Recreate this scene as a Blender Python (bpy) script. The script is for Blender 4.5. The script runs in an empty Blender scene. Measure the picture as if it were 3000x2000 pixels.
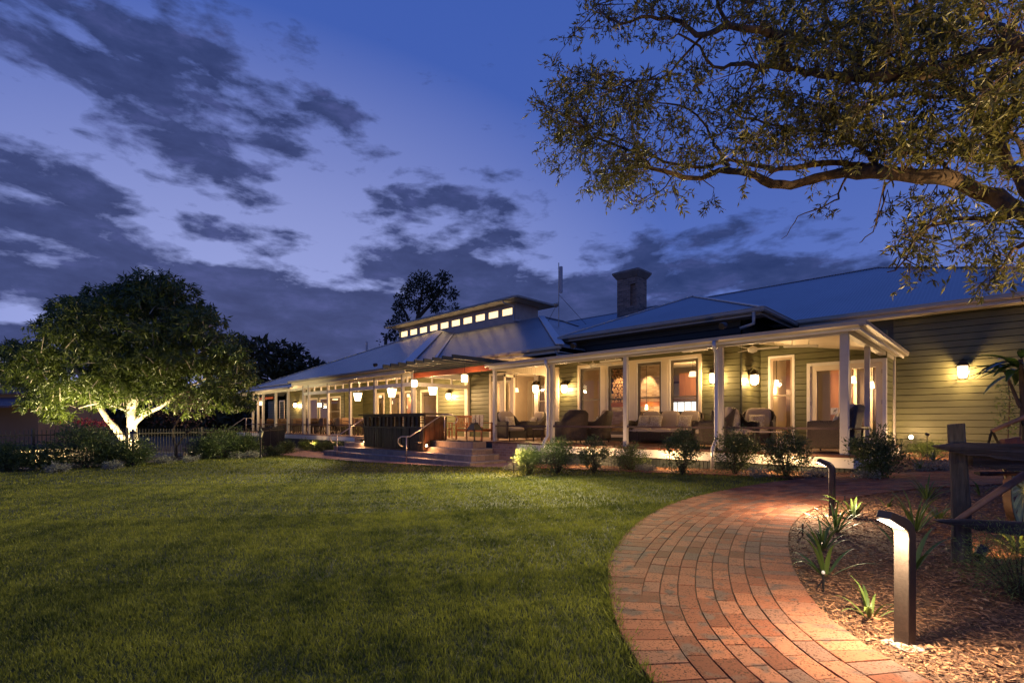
import bpy, math, random
import numpy as np
from mathutils import Vector, Matrix
from mathutils.geometry import delaunay_2d_cdt
rad = math.radians
random.seed(7); RNG = np.random.default_rng(11)
scene = bpy.context.scene
col = scene.collection

# ---------------------------------------------------------------- camera, sky, sun, exposure
cam_d = bpy.data.cameras.new('camera'); cam = bpy.data.objects.new('camera', cam_d); col.objects.link(cam)
CZ = 1.5
cam.location = (0, 0, CZ); cam.rotation_euler = (rad(90), 0, math.atan2(0.6964, 0.7177))
cam_d.sensor_width = 36; cam_d.lens = 36 * 1475 / 3000; cam_d.shift_y = 0.0787
cam_d.clip_start = 0.05; cam_d.clip_end = 2000
scene.camera = cam
scene.view_settings.view_transform = 'Standard'; scene.view_settings.look = 'None'
scene.view_settings.gamma = 1; scene.view_settings.exposure = 0.0
scene.cycles.use_denoising = True
scene.cycles.max_bounces = 6; scene.cycles.diffuse_bounces = 3; scene.cycles.glossy_bounces = 3
scene.cycles.transmission_bounces = 4; scene.cycles.transparent_max_bounces = 12
scene.cycles.sample_clamp_indirect = 3.0; scene.cycles.use_light_tree = True
scene.cycles.caustics_reflective = False; scene.cycles.caustics_refractive = False

SUN_EL, SUN_AZ = rad(1.0), rad(-75)
F_, H_ = 1475.0, 1236.0; c_, s_ = 0.7177, 0.6964
def atD(px, py, D):
    lat = (px - 1500) / F_ * D
    return Vector((c_ * lat - s_ * D, s_ * lat + c_ * D, CZ - (py - H_) * D / F_))
def make_world():
    w = bpy.data.worlds.new('World'); scene.world = w; w.use_nodes = True
    nt = w.node_tree; N = nt.nodes; L = nt.links; N.clear()
    def n(t, **k):
        o = N.new(t)
        for a, b in k.items(): setattr(o, a, b)
        return o
    def m(op, a, b=None, clamp=False):
        o = n('ShaderNodeMath', operation=op, use_clamp=clamp)
        for i, v in enumerate((a, b)):
            if v is None: continue
            if isinstance(v, (int, float)): o.inputs[i].default_value = v
            else: L.new(v, o.inputs[i])
        return o.outputs[0]
    def mix(f, a, b):
        o = n('ShaderNodeMix', data_type='RGBA')
        for s, v in ((o.inputs[0], f), (o.inputs[6], a), (o.inputs[7], b)):
            if isinstance(v, tuple): s.default_value = v
            elif isinstance(v, (int, float)): s.default_value = v
            else: L.new(v, s)
        return o.outputs[2]
    def ramp(f, st):
        o = n('ShaderNodeValToRGB'); cr = o.color_ramp
        while len(cr.elements) < len(st): cr.elements.new(.5)
        for e, (p, c) in zip(cr.elements, st): e.position = p; e.color = (*c, 1)
        L.new(f, o.inputs[0]); return o.outputs[0]
    tc = n('ShaderNodeTexCoord'); sep = n('ShaderNodeSeparateXYZ'); L.new(tc.outputs['Generated'], sep.inputs[0])
    X, Y, Z = sep.outputs
    az = m('ARCTAN2', X, Y)            # 0 = +Y, negative to the left
    hyp = m('SQRT', m('ADD', m('MULTIPLY', X, X), m('MULTIPLY', Y, Y)))
    el = m('ARCTAN2', Z, hyp)
    def dirof(px, py):
        v = atD(px, py, 1.0) - Vector((0, 0, CZ)); return math.atan2(v.x, v.y), math.atan2(v.z, math.hypot(v.x, v.y))
    # clear sky by elevation, brighter low toward the afterglow on the left
    base = ramp(m('DIVIDE', el, 1.2, True), [(0, (.34, .40, .78)), (.10, (.31, .38, .78)), (.22, (.19, .265, .64)), (.38, (.088, .155, .50)), (.62, (.042, .10, .40)), (1, (.03, .065, .25))])
    u0, v0 = dirof(820, 800)
    gl = m('SUBTRACT', 1, m('ADD', m('POWER', m('DIVIDE', m('ABSOLUTE', m('SUBTRACT', az, u0)), .75), 2), m('POWER', m('DIVIDE', m('ABSOLUTE', m('SUBTRACT', el, v0)), .38), 2)), True)
    right = mix(.62, base, (.052, .112, .44, 1))
    clear = mix(gl, right, base)
    clear = mix(m('MULTIPLY', gl, .30), clear, (.55, .55, .84, 1))
    # clouds
    comb = n('ShaderNodeCombineXYZ'); L.new(m('MULTIPLY', az, 4.2), comb.inputs[0]); L.new(m('MULTIPLY', el, 10.5), comb.inputs[1])
    def noise(sc, det, rough, vec, dist=0.0, off=0):
        o = n('ShaderNodeTexNoise'); o.inputs['Scale'].default_value = sc; o.inputs['Detail'].default_value = det
        o.inputs['Roughness'].default_value = rough; o.inputs['Distortion'].default_value = dist
        mp = n('ShaderNodeMapping'); mp.inputs['Location'].default_value = (off, off * .7, off * .3); L.new(vec, mp.inputs[0]); L.new(mp.outputs[0], o.inputs['Vector']); return o.outputs[0]
    nz = noise(2.3, 10, .58, comb.outputs[0], .15, 5.1)
    acc = None
    blobs = [(480, 250, .26, .11, .50), (830, 330, .20, .075, .42), (1400, 620, .14, .07, .30), (60, 130, .16, .13, .30), (60, 560, .19, .06, .50), (100, 640, .20, .045, .40), (230, 700, .16, .05, .46), (130, 790, .28, .065, .52),
             (620, 560, .12, .028, .33), (700, 700, .14, .03, .33), (900, 960, .40, .095, .8), (1300, 800, .20, .09, .55), (1500, 690, .16, .05, .34), (1250, 590, .11, .06, .36),
             (1450, 880, .32, .10, .6), (1950, 860, .34, .10, .55), (2300, 800, .26, .05, .42), (1850, 680, .14, .045, .22), (700, 850, .12, .03, .15), (50, 1000, .3, .08, .4), (300, 900, .25, .06, .25)]
    for px, py, a, b, k in blobs:
        u, v = dirof(px, py)
        g = m('MULTIPLY', m('SUBTRACT', 1, m('ADD', m('POWER', m('ABSOLUTE', m('DIVIDE', m('SUBTRACT', az, u), a * 1.25)), 2), m('POWER', m('ABSOLUTE', m('DIVIDE', m('SUBTRACT', el, v), b * 1.3)), 2)), True), k)
        acc = g if acc is None else m('MAXIMUM', acc, g)
    field = m('ADD', m('MULTIPLY', m('SUBTRACT', nz, .5), 1.5), acc)
    dens = ramp(m('ADD', field, .5), [(.70, (0, 0, 0)), (.93, (1, 1, 1))])
    nz2 = noise(3.2, 8, .6, comb.outputs[0], .2, 9.1)
    ccol = ramp(nz2, [(.32, (.020, .036, .125)), (.52, (.032, .052, .165)), (.72, (.062, .082, .25))])
    lowl = m('SUBTRACT', 1, m('DIVIDE', el, .30, True), True)
    ccol = mix(m('MULTIPLY', gl, .05), ccol, (.30, .26, .50, 1))
    sky = mix(m('MULTIPLY', dens, .95), clear, ccol)
    # below the horizon: dark
    sky = mix(m('MULTIPLY', m('ADD', el, .06, False), 16, True), (.01, .012, .02, 1), sky)
    ns = n('ShaderNodeTexSky', sky_type='NISHITA'); ns.sun_disc = False; ns.sun_elevation = SUN_EL; ns.sun_rotation = SUN_AZ
    b1 = n('ShaderNodeBackground'); L.new(sky, b1.inputs[0]); b1.inputs[1].default_value = 1.0
    b2 = n('ShaderNodeBackground'); L.new(ns.outputs[0], b2.inputs[0]); b2.inputs[1].default_value = 0.0008
    ad = n('ShaderNodeAddShader'); L.new(b1.outputs[0], ad.inputs[0]); L.new(b2.outputs[0], ad.inputs[1])
    out = n('ShaderNodeOutputWorld'); L.new(ad.outputs[0], out.inputs[0])
make_world()
sd = bpy.data.lights.new('sun', 'SUN'); sd.energy = 0.03; sd.angle = rad(12); sd.color = (.75, .75, 1)
sun = bpy.data.objects.new('sun', sd); col.objects.link(sun)
sun.rotation_euler = (rad(90) - rad(12), 0, rad(75) + math.pi)

# ---------------------------------------------------------------- helpers
def gz(x, y):
    p = 0.275 + .0395 * x + .0223 * y; k = .12
    return k * math.log1p(math.exp(p / k)) if p / k < 30 else p
def gzn(x, y):
    p = 0.275 + .0395 * x + .0223 * y; return .12 * np.log1p(np.exp(np.minimum(p / .12, 40)))
def onY(px, Y):
    r = (px - 1500) / F_; return Y * (c_ * r - s_) / (c_ + s_ * r)
def onX(px, X):
    r = (px - 1500) / F_; return X * (c_ + s_ * r) / (c_ * r - s_)
def gr(px, py):
    D = 5.0
    for _ in range(60):
        v = atD(px, py, D); D = .5 * D + .5 * (CZ - gz(v.x, v.y)) * F_ / (py - H_)
    return Vector((v.x, v.y, gz(v.x, v.y)))
def gD(px, D):
    v = atD(px, 1236, D); return Vector((v.x, v.y, gz(v.x, v.y)))
def lin(*c):
    return tuple(((v / 255) / 12.92 if v / 255 <= .04045 else ((v / 255 + .055) / 1.055) ** 2.4) for v in c)

def tag(o, label=None, cat=None, group=None, kind=None):
    if label: o['label'] = label
    if cat: o['category'] = cat
    if group: o['group'] = group
    if kind: o['kind'] = kind
    return o
def empty(name, loc, rz=0, label=None, cat=None, group=None):
    o = bpy.data.objects.new(name, None); col.objects.link(o); o.location = loc; o.rotation_euler = (0, 0, rz); o.empty_display_size = .1
    return tag(o, label, cat, group)
def copy_tree(o, loc=None, rz=None, label=None, parent=None):
    c = o.copy(); col.objects.link(c); c.parent = parent
    if parent is not None: c.matrix_parent_inverse = o.matrix_parent_inverse.copy()
    if loc is not None: c.location = loc
    if rz is not None: c.rotation_euler = (0, 0, rz)
    if label: c['label'] = label
    for ch in list(o.children): copy_tree(ch, parent=c)
    return c

class MB:
    def __init__(s): s.v = []; s.f = []
    def add(s, v, f):
        o = len(s.v); s.v += [tuple(p) for p in v]; s.f += [tuple(i + o for i in q) for q in f]; return s
    def box(s, x0, x1, y0, y1, z0, z1, M=None):
        v = [(x0, y0, z0), (x1, y0, z0), (x1, y1, z0), (x0, y1, z0), (x0, y0, z1), (x1, y0, z1), (x1, y1, z1), (x0, y1, z1)]
        if M is not None: v = [M @ Vector(p) for p in v]
        return s.add(v, [(0, 3, 2, 1), (4, 5, 6, 7), (0, 1, 5, 4), (1, 2, 6, 5), (2, 3, 7, 6), (3, 0, 4, 7)])
    def poly(s, pts): return s.add(pts, [tuple(range(len(pts)))])
    def slab(s, pts, th):
        """polygon (3D points) given thickness downward"""
        n = len(pts); b = [(p[0], p[1], p[2] - th) for p in pts]
        return s.add(list(pts) + b, [tuple(range(n)), tuple(range(2 * n - 1, n - 1, -1))] + [(i, i + n, (i + 1) % n + n, (i + 1) % n) for i in range(n)])
    def tube(s, pts, r, seg=8, cap=True, flat=None):
        pts = [Vector(p) for p in pts]; n = len(pts); R = r if isinstance(r, (list, tuple)) else [r] * n
        up = Vector((0, 0, 1)); prev = None; V = []
        for i, p in enumerate(pts):
            t = (pts[min(i + 1, n - 1)] - pts[max(i - 1, 0)]).normalized()
            if prev is None:
                a = t.cross(up if abs(t.z) < .95 else Vector((1, 0, 0))).normalized()
            else:
                a = (prev - t * prev.dot(t)).normalized()
            prev = a; b = t.cross(a)
            for k in range(seg):
                an = 2 * math.pi * (k + .5 * (seg == 4)) / seg; q = p + (a * math.cos(an) + b * math.sin(an)) * R[i]
                V.append(q)
        Fc = []
        for i in range(n - 1):
            for k in range(seg):
                k2 = (k + 1) % seg; Fc.append((i * seg + k, i * seg + k2, (i + 1) * seg + k2, (i + 1) * seg + k))
        if cap: Fc.append(tuple(range(seg - 1, -1, -1))); Fc.append(tuple(range((n - 1) * seg, n * seg)))
        return s.add(V, Fc)
    def lathe(s, prof, seg=16, M=None, c=(0, 0, 0)):
        V = []; Fc = []
        for (r, z) in prof:
            for k in range(seg):
                a = 2 * math.pi * k / seg; p = Vector((c[0] + r * math.cos(a), c[1] + r * math.sin(a), c[2] + z)); V.append(M @ p if M is not None else p)
        for i in range(len(prof) - 1):
            for k in range(seg):
                k2 = (k + 1) % seg; Fc.append((i * seg + k, i * seg + k2, (i + 1) * seg + k2, (i + 1) * seg + k))
        Fc.append(tuple(range(seg - 1, -1, -1))); Fc.append(tuple(range((len(prof) - 1) * seg, len(prof) * seg)))
        return s.add(V, Fc)
    def bar(s, a, b, w, h):
        """rectangular bar between two points: w across, h high"""
        a = Vector(a); b = Vector(b); t = (b - a).normalized(); x = t.cross(Vector((0, 0, 1)))
        x = x.normalized() if x.length > 1e-4 else Vector((1, 0, 0)); z = x.cross(t)
        V = []
        for p in (a, b):
            for i, j in ((-1, -1), (1, -1), (1, 1), (-1, 1)): V.append(p + x * i * w / 2 + z * j * h / 2)
        return s.add(V, [(0, 1, 2, 3), (7, 6, 5, 4), (0, 4, 5, 1), (1, 5, 6, 2), (2, 6, 7, 3), (3, 7, 4, 0)])
    def build(s, name, m, parent=None, smooth=False, loc=None, bevel=0, solid=0):
        me = bpy.data.meshes.new(name); me.from_pydata([tuple(p) for p in s.v], [], s.f); me.update()
        if smooth: me.polygons.foreach_set('use_smooth', [True] * len(me.polygons))
        o = bpy.data.objects.new(name, me); col.objects.link(o)
        if m: me.materials.append(m)
        if parent is not None: o.parent = parent
        if loc is not None: o.location = loc
        if bevel:
            b = o.modifiers.new('b', 'BEVEL'); b.width = bevel; b.segments = 2; b.limit_method = 'ANGLE'; b.angle_limit = rad(40)
        return o

def npmesh(name, V, Fc, m, parent=None, attr=None, smooth=False):
    V = np.asarray(V, dtype=np.float32); Fc = np.asarray(Fc, dtype=np.int32); nf, k = Fc.shape
    me = bpy.data.meshes.new(name); me.vertices.add(len(V)); me.vertices.foreach_set('co', V.ravel())
    me.loops.add(nf * k); me.loops.foreach_set('vertex_index', Fc.ravel()); me.polygons.add(nf)
    me.polygons.foreach_set('loop_start', np.arange(0, nf * k, k, dtype=np.int32)); me.polygons.foreach_set('loop_total', np.full(nf, k, dtype=np.int32))
    me.polygons.foreach_set('use_smooth', np.full(nf, bool(smooth)))
    if attr is not None:
        a = me.attributes.new('v', 'FLOAT', 'POINT'); a.data.foreach_set('value', np.asarray(attr, dtype=np.float32))
    me.update(calc_edges=True); me.materials.append(m)
    o = bpy.data.objects.new(name, me); col.objects.link(o)
    if parent is not None: o.parent = parent
    return o

# ---------------------------------------------------------------- materials
MATS = {}
def mat(name, c, rough=.6, metal=0, var=0, vs=3.0, bump=0, bs=20.0, c2=None, stretch=None, spec=.5, emit=None, es=0, coords='Object', wave=None, attr=False, trans=0, det=4):
    if name in MATS: return MATS[name]
    m = bpy.data.materials.new(name); m.use_nodes = True; nt = m.node_tree; N = nt.nodes; L = nt.links
    b = N['Principled BSDF']; out = N['Material Output']
    b.inputs['Base Color'].default_value = (*c, 1); b.inputs['Roughness'].default_value = rough; b.inputs['Metallic'].default_value = metal
    b.inputs['Specular IOR Level'].default_value = spec
    tc = N.new('ShaderNodeTexCoord'); mp = N.new('ShaderNodeMapping'); L.new(tc.outputs[coords], mp.inputs[0])
    if stretch: mp.inputs['Scale'].default_value = stretch
    colsock = None
    if var or c2:
        nz = N.new('ShaderNodeTexNoise'); nz.inputs['Scale'].default_value = vs; nz.inputs['Detail'].default_value = det; nz.inputs['Roughness'].default_value = .6; L.new(mp.outputs[0], nz.inputs['Vector'])
        cr = N.new('ShaderNodeValToRGB'); cr.color_ramp.elements[0].position = .35; cr.color_ramp.elements[1].position = .65
        a = tuple(v * (1 - var) for v in c); d = c2 if c2 else tuple(min(1, v * (1 + var)) for v in c)
        cr.color_ramp.elements[0].color = (*a, 1); cr.color_ramp.elements[1].color = (*d, 1); L.new(nz.outputs[0], cr.inputs[0]); colsock = cr.outputs[0]
    if attr:
        at = N.new('ShaderNodeAttribute'); at.attribute_name = 'v'
        hs = N.new('ShaderNodeMix'); hs.data_type = 'RGBA'; hs.blend_type = 'MIX'
        hs.inputs[6].default_value = (*c, 1); hs.inputs[7].default_value = (*(c2 or c), 1); L.new(at.outputs['Fac'], hs.inputs[0]); colsock = hs.outputs[2]
    if colsock: L.new(colsock, b.inputs['Base Color'])
    bn = None
    if bump:
        n2 = N.new('ShaderNodeTexNoise'); n2.inputs['Scale'].default_value = bs; n2.inputs['Detail'].default_value = 5; L.new(mp.outputs[0], n2.inputs['Vector'])
        bn = N.new('ShaderNodeBump'); bn.inputs['Strength'].default_value = bump; bn.inputs['Distance'].default_value = .02; L.new(n2.outputs[0], bn.inputs['Height']); L.new(bn.outputs[0], b.inputs['Normal'])
    if wave:
        ax, sc, st, ds = wave
        w = N.new('ShaderNodeTexWave'); w.wave_type = 'BANDS'; w.bands_direction = ax; w.inputs['Scale'].default_value = sc; L.new(tc.outputs['Object'], w.inputs['Vector'])
        b2 = N.new('ShaderNodeBump'); b2.inputs['Strength'].default_value = st; b2.inputs['Distance'].default_value = ds; L.new(w.outputs['Color'], b2.inputs['Height'])
        if bn: L.new(bn.outputs[0], b2.inputs['Normal'])
        L.new(b2.outputs[0], b.inputs['Normal'])
    if emit: b.inputs['Emission Color'].default_value = (*emit, 1); b.inputs['Emission Strength'].default_value = es
    if trans:
        tr = N.new('ShaderNodeBsdfTranslucent'); mx = N.new('ShaderNodeMixShader'); mx.inputs[0].default_value = trans
        if colsock: L.new(colsock, tr.inputs[0])
        else: tr.inputs[0].default_value = (*c, 1)
        L.new(b.outputs[0], mx.inputs[1]); L.new(tr.outputs[0], mx.inputs[2]); L.new(mx.outputs[0], out.inputs[0])
    MATS[name] = m; return m
def glassmat():
    m = bpy.data.materials.new('window_glass'); m.use_nodes = True; nt = m.node_tree; N = nt.nodes; L = nt.links; N.clear()
    t = N.new('ShaderNodeBsdfTransparent'); t.inputs[0].default_value = (.93, .95, .93, 1); g = N.new('ShaderNodeBsdfGlossy'); g.inputs['Roughness'].default_value = .02
    fr = N.new('ShaderNodeFresnel'); fr.inputs[0].default_value = 1.5; mx = N.new('ShaderNodeMixShader'); o = N.new('ShaderNodeOutputMaterial')
    L.new(fr.outputs[0], mx.inputs[0]); L.new(t.outputs[0], mx.inputs[1]); L.new(g.outputs[0], mx.inputs[2]); L.new(mx.outputs[0], o.inputs[0]); return m
GLASS = glassmat()
WARM = (1, .60, .25)
white = mat('white_paint', (.72, .70, .66), .45, var=.05, vs=2)
cream = mat('cream_paint', (.70, .62, .50), .5, var=.05, vs=2)
green = mat('sage_weatherboard', (.105, .108, .052), .5, var=.14, vs=3.5, bump=.08, bs=30, stretch=(.6, .6, 3))
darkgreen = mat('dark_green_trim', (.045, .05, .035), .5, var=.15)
taupe = mat('taupe_sash', (.13, .11, .085), .5, var=.1)
deckm = mat('deck_timber', (.16, .075, .04), .5, var=.35, vs=2, stretch=(1, 14, 1), bump=.15, bs=12)
deckedge = mat('deck_edge_timber', (.10, .035, .02), .45, var=.3, vs=4)
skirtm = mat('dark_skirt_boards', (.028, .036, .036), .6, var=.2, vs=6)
railm = mat('dark_rail_timber', (.035, .018, .014), .4, var=.2)
redbeam = mat('red_hardwood_beam', (.32, .075, .028), .45, var=.25, vs=2, stretch=(1, 8, 8))
blackmetal = mat('black_metal', (.018, .017, .018), .42, metal=.3)
bronze = mat('bronze_powdercoat', (.06, .045, .038), .38, metal=.45, bump=.12, bs=240, var=.12, vs=60)
lanternmetal = mat('aged_bronze', (.05, .035, .02), .45, metal=.6)
steel = mat('brushed_steel', (.50, .42, .34), .3, metal=.9, var=.1)
postm = mat('post_paint', (.36, .34, .34), .5, var=.08, vs=3)
zinc = mat('zinc_flashing', (.40, .42, .46), .4, metal=.5, wave=('DIAGONAL', 6, .4, .01))
roofx = mat('corrugated_roof', (.24, .265, .30), .34, metal=.75, wave=('X', 3.2, 1.0, .03), var=.07, vs=.6)
roofy = mat('corrugated_roof_side', (.24, .265, .30), .34, metal=.75, wave=('Y', 3.2, 1.0, .03), var=.07, vs=.6)
gutterm = mat('gutter_metal', (.34, .31, .28), .4, metal=.2, var=.05)
downm = mat('downpipe_metal', (.42, .42, .44), .35, metal=.5)
teak = mat('teak_timber', (.36, .13, .045), .45, var=.3, vs=3, stretch=(1, 1, 6), bump=.1, bs=20)
wicker = mat('dark_wicker', (.042, .028, .020), .6, var=.35, vs=30, wave=('DIAGONAL', 15, .8, .015))
cushion = mat('cream_cushion', (.32, .26, .20), .85, var=.08, vs=4, bump=.15, bs=60)
pillowm = mat('patterned_pillow', (.52, .46, .37), .85, c2=(.24, .19, .12), vs=26, bump=.1, bs=50)
woodpanel = mat('red_wood_panel', (.19, .085, .048), .4, var=.25, vs=1.5, stretch=(5, 5, .6), bump=.05)
innerwall = mat('interior_cream_wall', (.36, .29, .22), .7, var=.04)
innerdark = mat('interior_dark_joinery', (.07, .045, .035), .5, var=.2)
brown = mat('brown_interior_floor', (.16, .08, .045), .35, var=.3, stretch=(1, 8, 1))
concrete = mat('pale_step_stone', (.26, .22, .20), .75, var=.2, vs=4, bump=.2, bs=40)
emlamp = mat('lamp_glass_lit', (1, .9, .7), .3, emit=(1, .80, .50), es=9)
emsoft = mat('lit_shade', (1, .9, .7), .3, emit=(1, .80, .48), es=2.6)
def glowglass(name, c, es, tr=.75):
    m = bpy.data.materials.new(name); m.use_nodes = True; nt = m.node_tree; N = nt.nodes; L = nt.links; N.clear()
    t = N.new('ShaderNodeBsdfTransparent'); t.inputs[0].default_value = (tr, tr, tr, 1); e = N.new('ShaderNodeEmission'); e.inputs[0].default_value = (*c, 1); e.inputs[1].default_value = es
    a = N.new('ShaderNodeAddShader'); o = N.new('ShaderNodeOutputMaterial'); L.new(t.outputs[0], a.inputs[0]); L.new(e.outputs[0], a.inputs[1]); L.new(a.outputs[0], o.inputs[0]); return m
emlamp = glowglass('frosted_lamp_glass', (1, .74, .40), 5.0); emsoft = glowglass('glowing_shade', (1, .70, .36), 1.5)
emclere = mat('lit_clerestory_glass', (1, .9, .7), .3, emit=(1, .68, .30), es=2.0)
emled = mat('led_strip', (1, .9, .75), .3, emit=(1, .80, .55), es=26)
emscreen = mat('bright_backlit_panel', (1, 1, 1), .3, emit=(1, .95, .86), es=1.7)
emkitchen = mat('kitchen_light_panel', (1, 1, 1), .3, emit=(.88, 1, .92), es=1.1)
def brickmat(name, c1, c2, mortar, sc=1.0, bw=.23, bh=.076, axis='XZ'):
    m = bpy.data.materials.new(name); m.use_nodes = True; nt = m.node_tree; N = nt.nodes; L = nt.links; b = N['Principled BSDF']; b.inputs['Roughness'].default_value = .85
    tc = N.new('ShaderNodeTexCoord'); sp = N.new('ShaderNodeSeparateXYZ'); cb = N.new('ShaderNodeCombineXYZ'); L.new(tc.outputs['Object'], sp.inputs[0])
    ad = N.new('ShaderNodeMath'); L.new(sp.outputs[0], ad.inputs[0]); L.new(sp.outputs[1], ad.inputs[1]); L.new(ad.outputs[0], cb.inputs[0]); L.new(sp.outputs[2], cb.inputs[1])
    br = N.new('ShaderNodeTexBrick'); L.new(cb.outputs[0], br.inputs[0]); br.inputs['Scale'].default_value = 1; br.inputs['Brick Width'].default_value = bw; br.inputs['Row Height'].default_value = bh
    br.inputs['Mortar Size'].default_value = .006; br.inputs['Color1'].default_value = (*c1, 1); br.inputs['Color2'].default_value = (*c2, 1); br.inputs['Mortar'].default_value = (*mortar, 1); br.inputs['Bias'].default_value = 0
    L.new(br.outputs[0], b.inputs['Base Color']); bp = N.new('ShaderNodeBump'); bp.inputs['Strength'].default_value = .6; bp.inputs['Distance'].default_value = .01; bp.invert = True
    L.new(br.outputs['Fac'], bp.inputs['Height']); L.new(bp.outputs[0], b.inputs['Normal']); return m
brickin = brickmat('whitewashed_brick', (.55, .44, .34), (.30, .21, .15), (.42, .35, .28))
bricked = brickmat('red_clinker_brick', (.36, .20, .13), (.22, .12, .09), (.30, .25, .2), bw=.20, bh=.086)
brickchim = brickmat('chimney_brick', (.30, .20, .15), (.12, .085, .07), (.34, .29, .25), bh=.11, bw=.3)
brickstep = brickmat('step_brick', (.34, .24, .18), (.22, .16, .13), (.16, .13, .11), bw=.20, bh=.5)

def light(name, loc, power, color=WARM, size=.04, kind='POINT', parent=None, spot=None, aim=None, blend=.5, sx=None):
    ld = bpy.data.lights.new(name, kind); ld.energy = power; ld.color = color
    if kind == 'AREA': ld.size = size; 
    else: ld.shadow_soft_size = size
    if sx: ld.shape = 'RECTANGLE'; ld.size = sx[0]; ld.size_y = sx[1]
    if kind == 'SPOT': ld.spot_size = spot or rad(70); ld.spot_blend = blend
    o = bpy.data.objects.new(name, ld); col.objects.link(o); o.location = loc
    if aim is not None: o.rotation_euler = (Vector(aim) - Vector(loc)).to_track_quat('-Z', 'Y').to_euler()
    if parent is not None:
        o.parent = parent
    return o

def leafset(P, Dr, Nr, Ln, Wd, fold=.25, curve=.0):
    """diamond leaves: P base points, Dr unit directions, Nr approx normals, lengths, widths -> verts, tris"""
    S = np.cross(Dr, Nr); S /= np.linalg.norm(S, axis=1, keepdims=True) + 1e-9; Nn = np.cross(S, Dr)
    L_ = Ln[:, None]; W_ = Wd[:, None]
    a = P; mid = P + Dr * L_ * .45 + Nn * L_ * curve; b = P + Dr * L_
    l = mid + S * W_ * .5 + Nn * W_ * fold; r = mid - S * W_ * .5 + Nn * W_ * fold
    b = b - Nn * L_ * curve * 1.0
    V = np.stack([a, l, b, r], 1).reshape(-1, 3); n = len(P); i = np.arange(n)[:, None] * 4
    return V, np.concatenate([i + [0, 1, 2], i + [0, 2, 3]], 0)
def unit(a): return a / (np.linalg.norm(a, axis=-1, keepdims=True) + 1e-9)
def leaf_obj(name, P, Dr, Ln, Wd, m, parent=None, fold=.25, curve=0., Nr=None, val=None):
    n = len(P)
    if Nr is None: Nr = unit(RNG.normal(size=(n, 3)) + np.array([0, 0, .6]))
    V, T = leafset(np.asarray(P), unit(np.asarray(Dr)), Nr, np.asarray(Ln), np.asarray(Wd), fold, curve)
    return npmesh(name, V, T, m, parent, attr=np.repeat(RNG.random(n) if val is None else val, 4))

def sheet(name, poly, m, dz=0.0, step=.8, kind='structure', parent=None, skirt=0):
    """polygon laid over the terrain"""
    xs = [p[0] for p in poly]; ys = [p[1] for p in poly]; pts = [Vector(p) for p in poly]; ne = len(poly)
    def inside(x, y):
        r = False; j = ne - 1
        for i in range(ne):
            if (ys[i] > y) != (ys[j] > y) and x < (xs[j] - xs[i]) * (y - ys[i]) / (ys[j] - ys[i]) + xs[i]: r = not r
            j = i
        return r
    x = math.floor(min(xs) / step) * step + step * .37
    while x < max(xs):
        y = math.floor(min(ys) / step) * step + step * .41
        while y < max(ys):
            if inside(x, y): pts.append(Vector((x, y)))
            y += step
        x += step
    r = delaunay_2d_cdt(pts, [], [list(range(ne))], 1, 1e-5)
    me = bpy.data.meshes.new(name); me.from_pydata([(p.x, p.y, gz(p.x, p.y) + dz) for p in r[0]], [], [list(f) for f in r[2]]); me.update()
    for p in me.polygons:
        if p.normal.z < 0: p.flip()
    me.materials.append(m); o = bpy.data.objects.new(name, me); col.objects.link(o)
    if kind: o['kind'] = kind
    if parent: o.parent = parent
    return o
def smooth_curve(pts, step=.05):
    P = [Vector(p) for p in pts]; out = []
    for i in range(len(P) - 1):
        p0 = P[max(i - 1, 0)]; p1 = P[i]; p2 = P[i + 1]; p3 = P[min(i + 2, len(P) - 1)]
        n = max(2, int((p2 - p1).length / step))
        for k in range(n):
            t = k / n; out.append(.5 * ((2 * p1) + (p2 - p0) * t + (2 * p0 - 5 * p1 + 4 * p2 - p3) * t * t + (3 * p1 - p0 - 3 * p2 + p3) * t ** 3))
    out.append(P[-1]); return out
def pip(poly, x, y):
    """vectorised point in polygon"""
    r = np.zeros(len(x), bool); n = len(poly); j = n - 1
    for i in range(n):
        xi, yi = poly[i]; xj, yj = poly[j]
        if yi != yj: r ^= ((yi > y) != (yj > y)) & (x < (xj - xi) * (y - yi) / (yj - yi) + xi)
        j = i
    return r
# ---------------------------------------------------------------- ground, lawn, path, beds
soil = mat('dark_soil', (.05, .035, .022), .9, var=.4, vs=2, bump=.4, bs=8)
gs = MB()
xs = list(range(-400, -60, 40)) + [-60 + 2 * i for i in range(40)] + list(range(20, 401, 40))
ys = list(range(-200, -20, 30)) + [-20 + 2 * i for i in range(41)] + list(range(70, 601, 40))
for y in ys:
    for x in xs: gs.v.append((x, y, min(gz(x, y), 1.2) - .07))
nx = len(xs)
for j in range(len(ys) - 1):
    for i in range(nx - 1): gs.f.append((j * nx + i, j * nx + i + 1, (j + 1) * nx + i + 1, (j + 1) * nx + i))
tag(gs.build('ground', mat('night_field', (.012, .016, .008), .95, var=.4, vs=.3), smooth=True), kind='structure')

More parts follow.
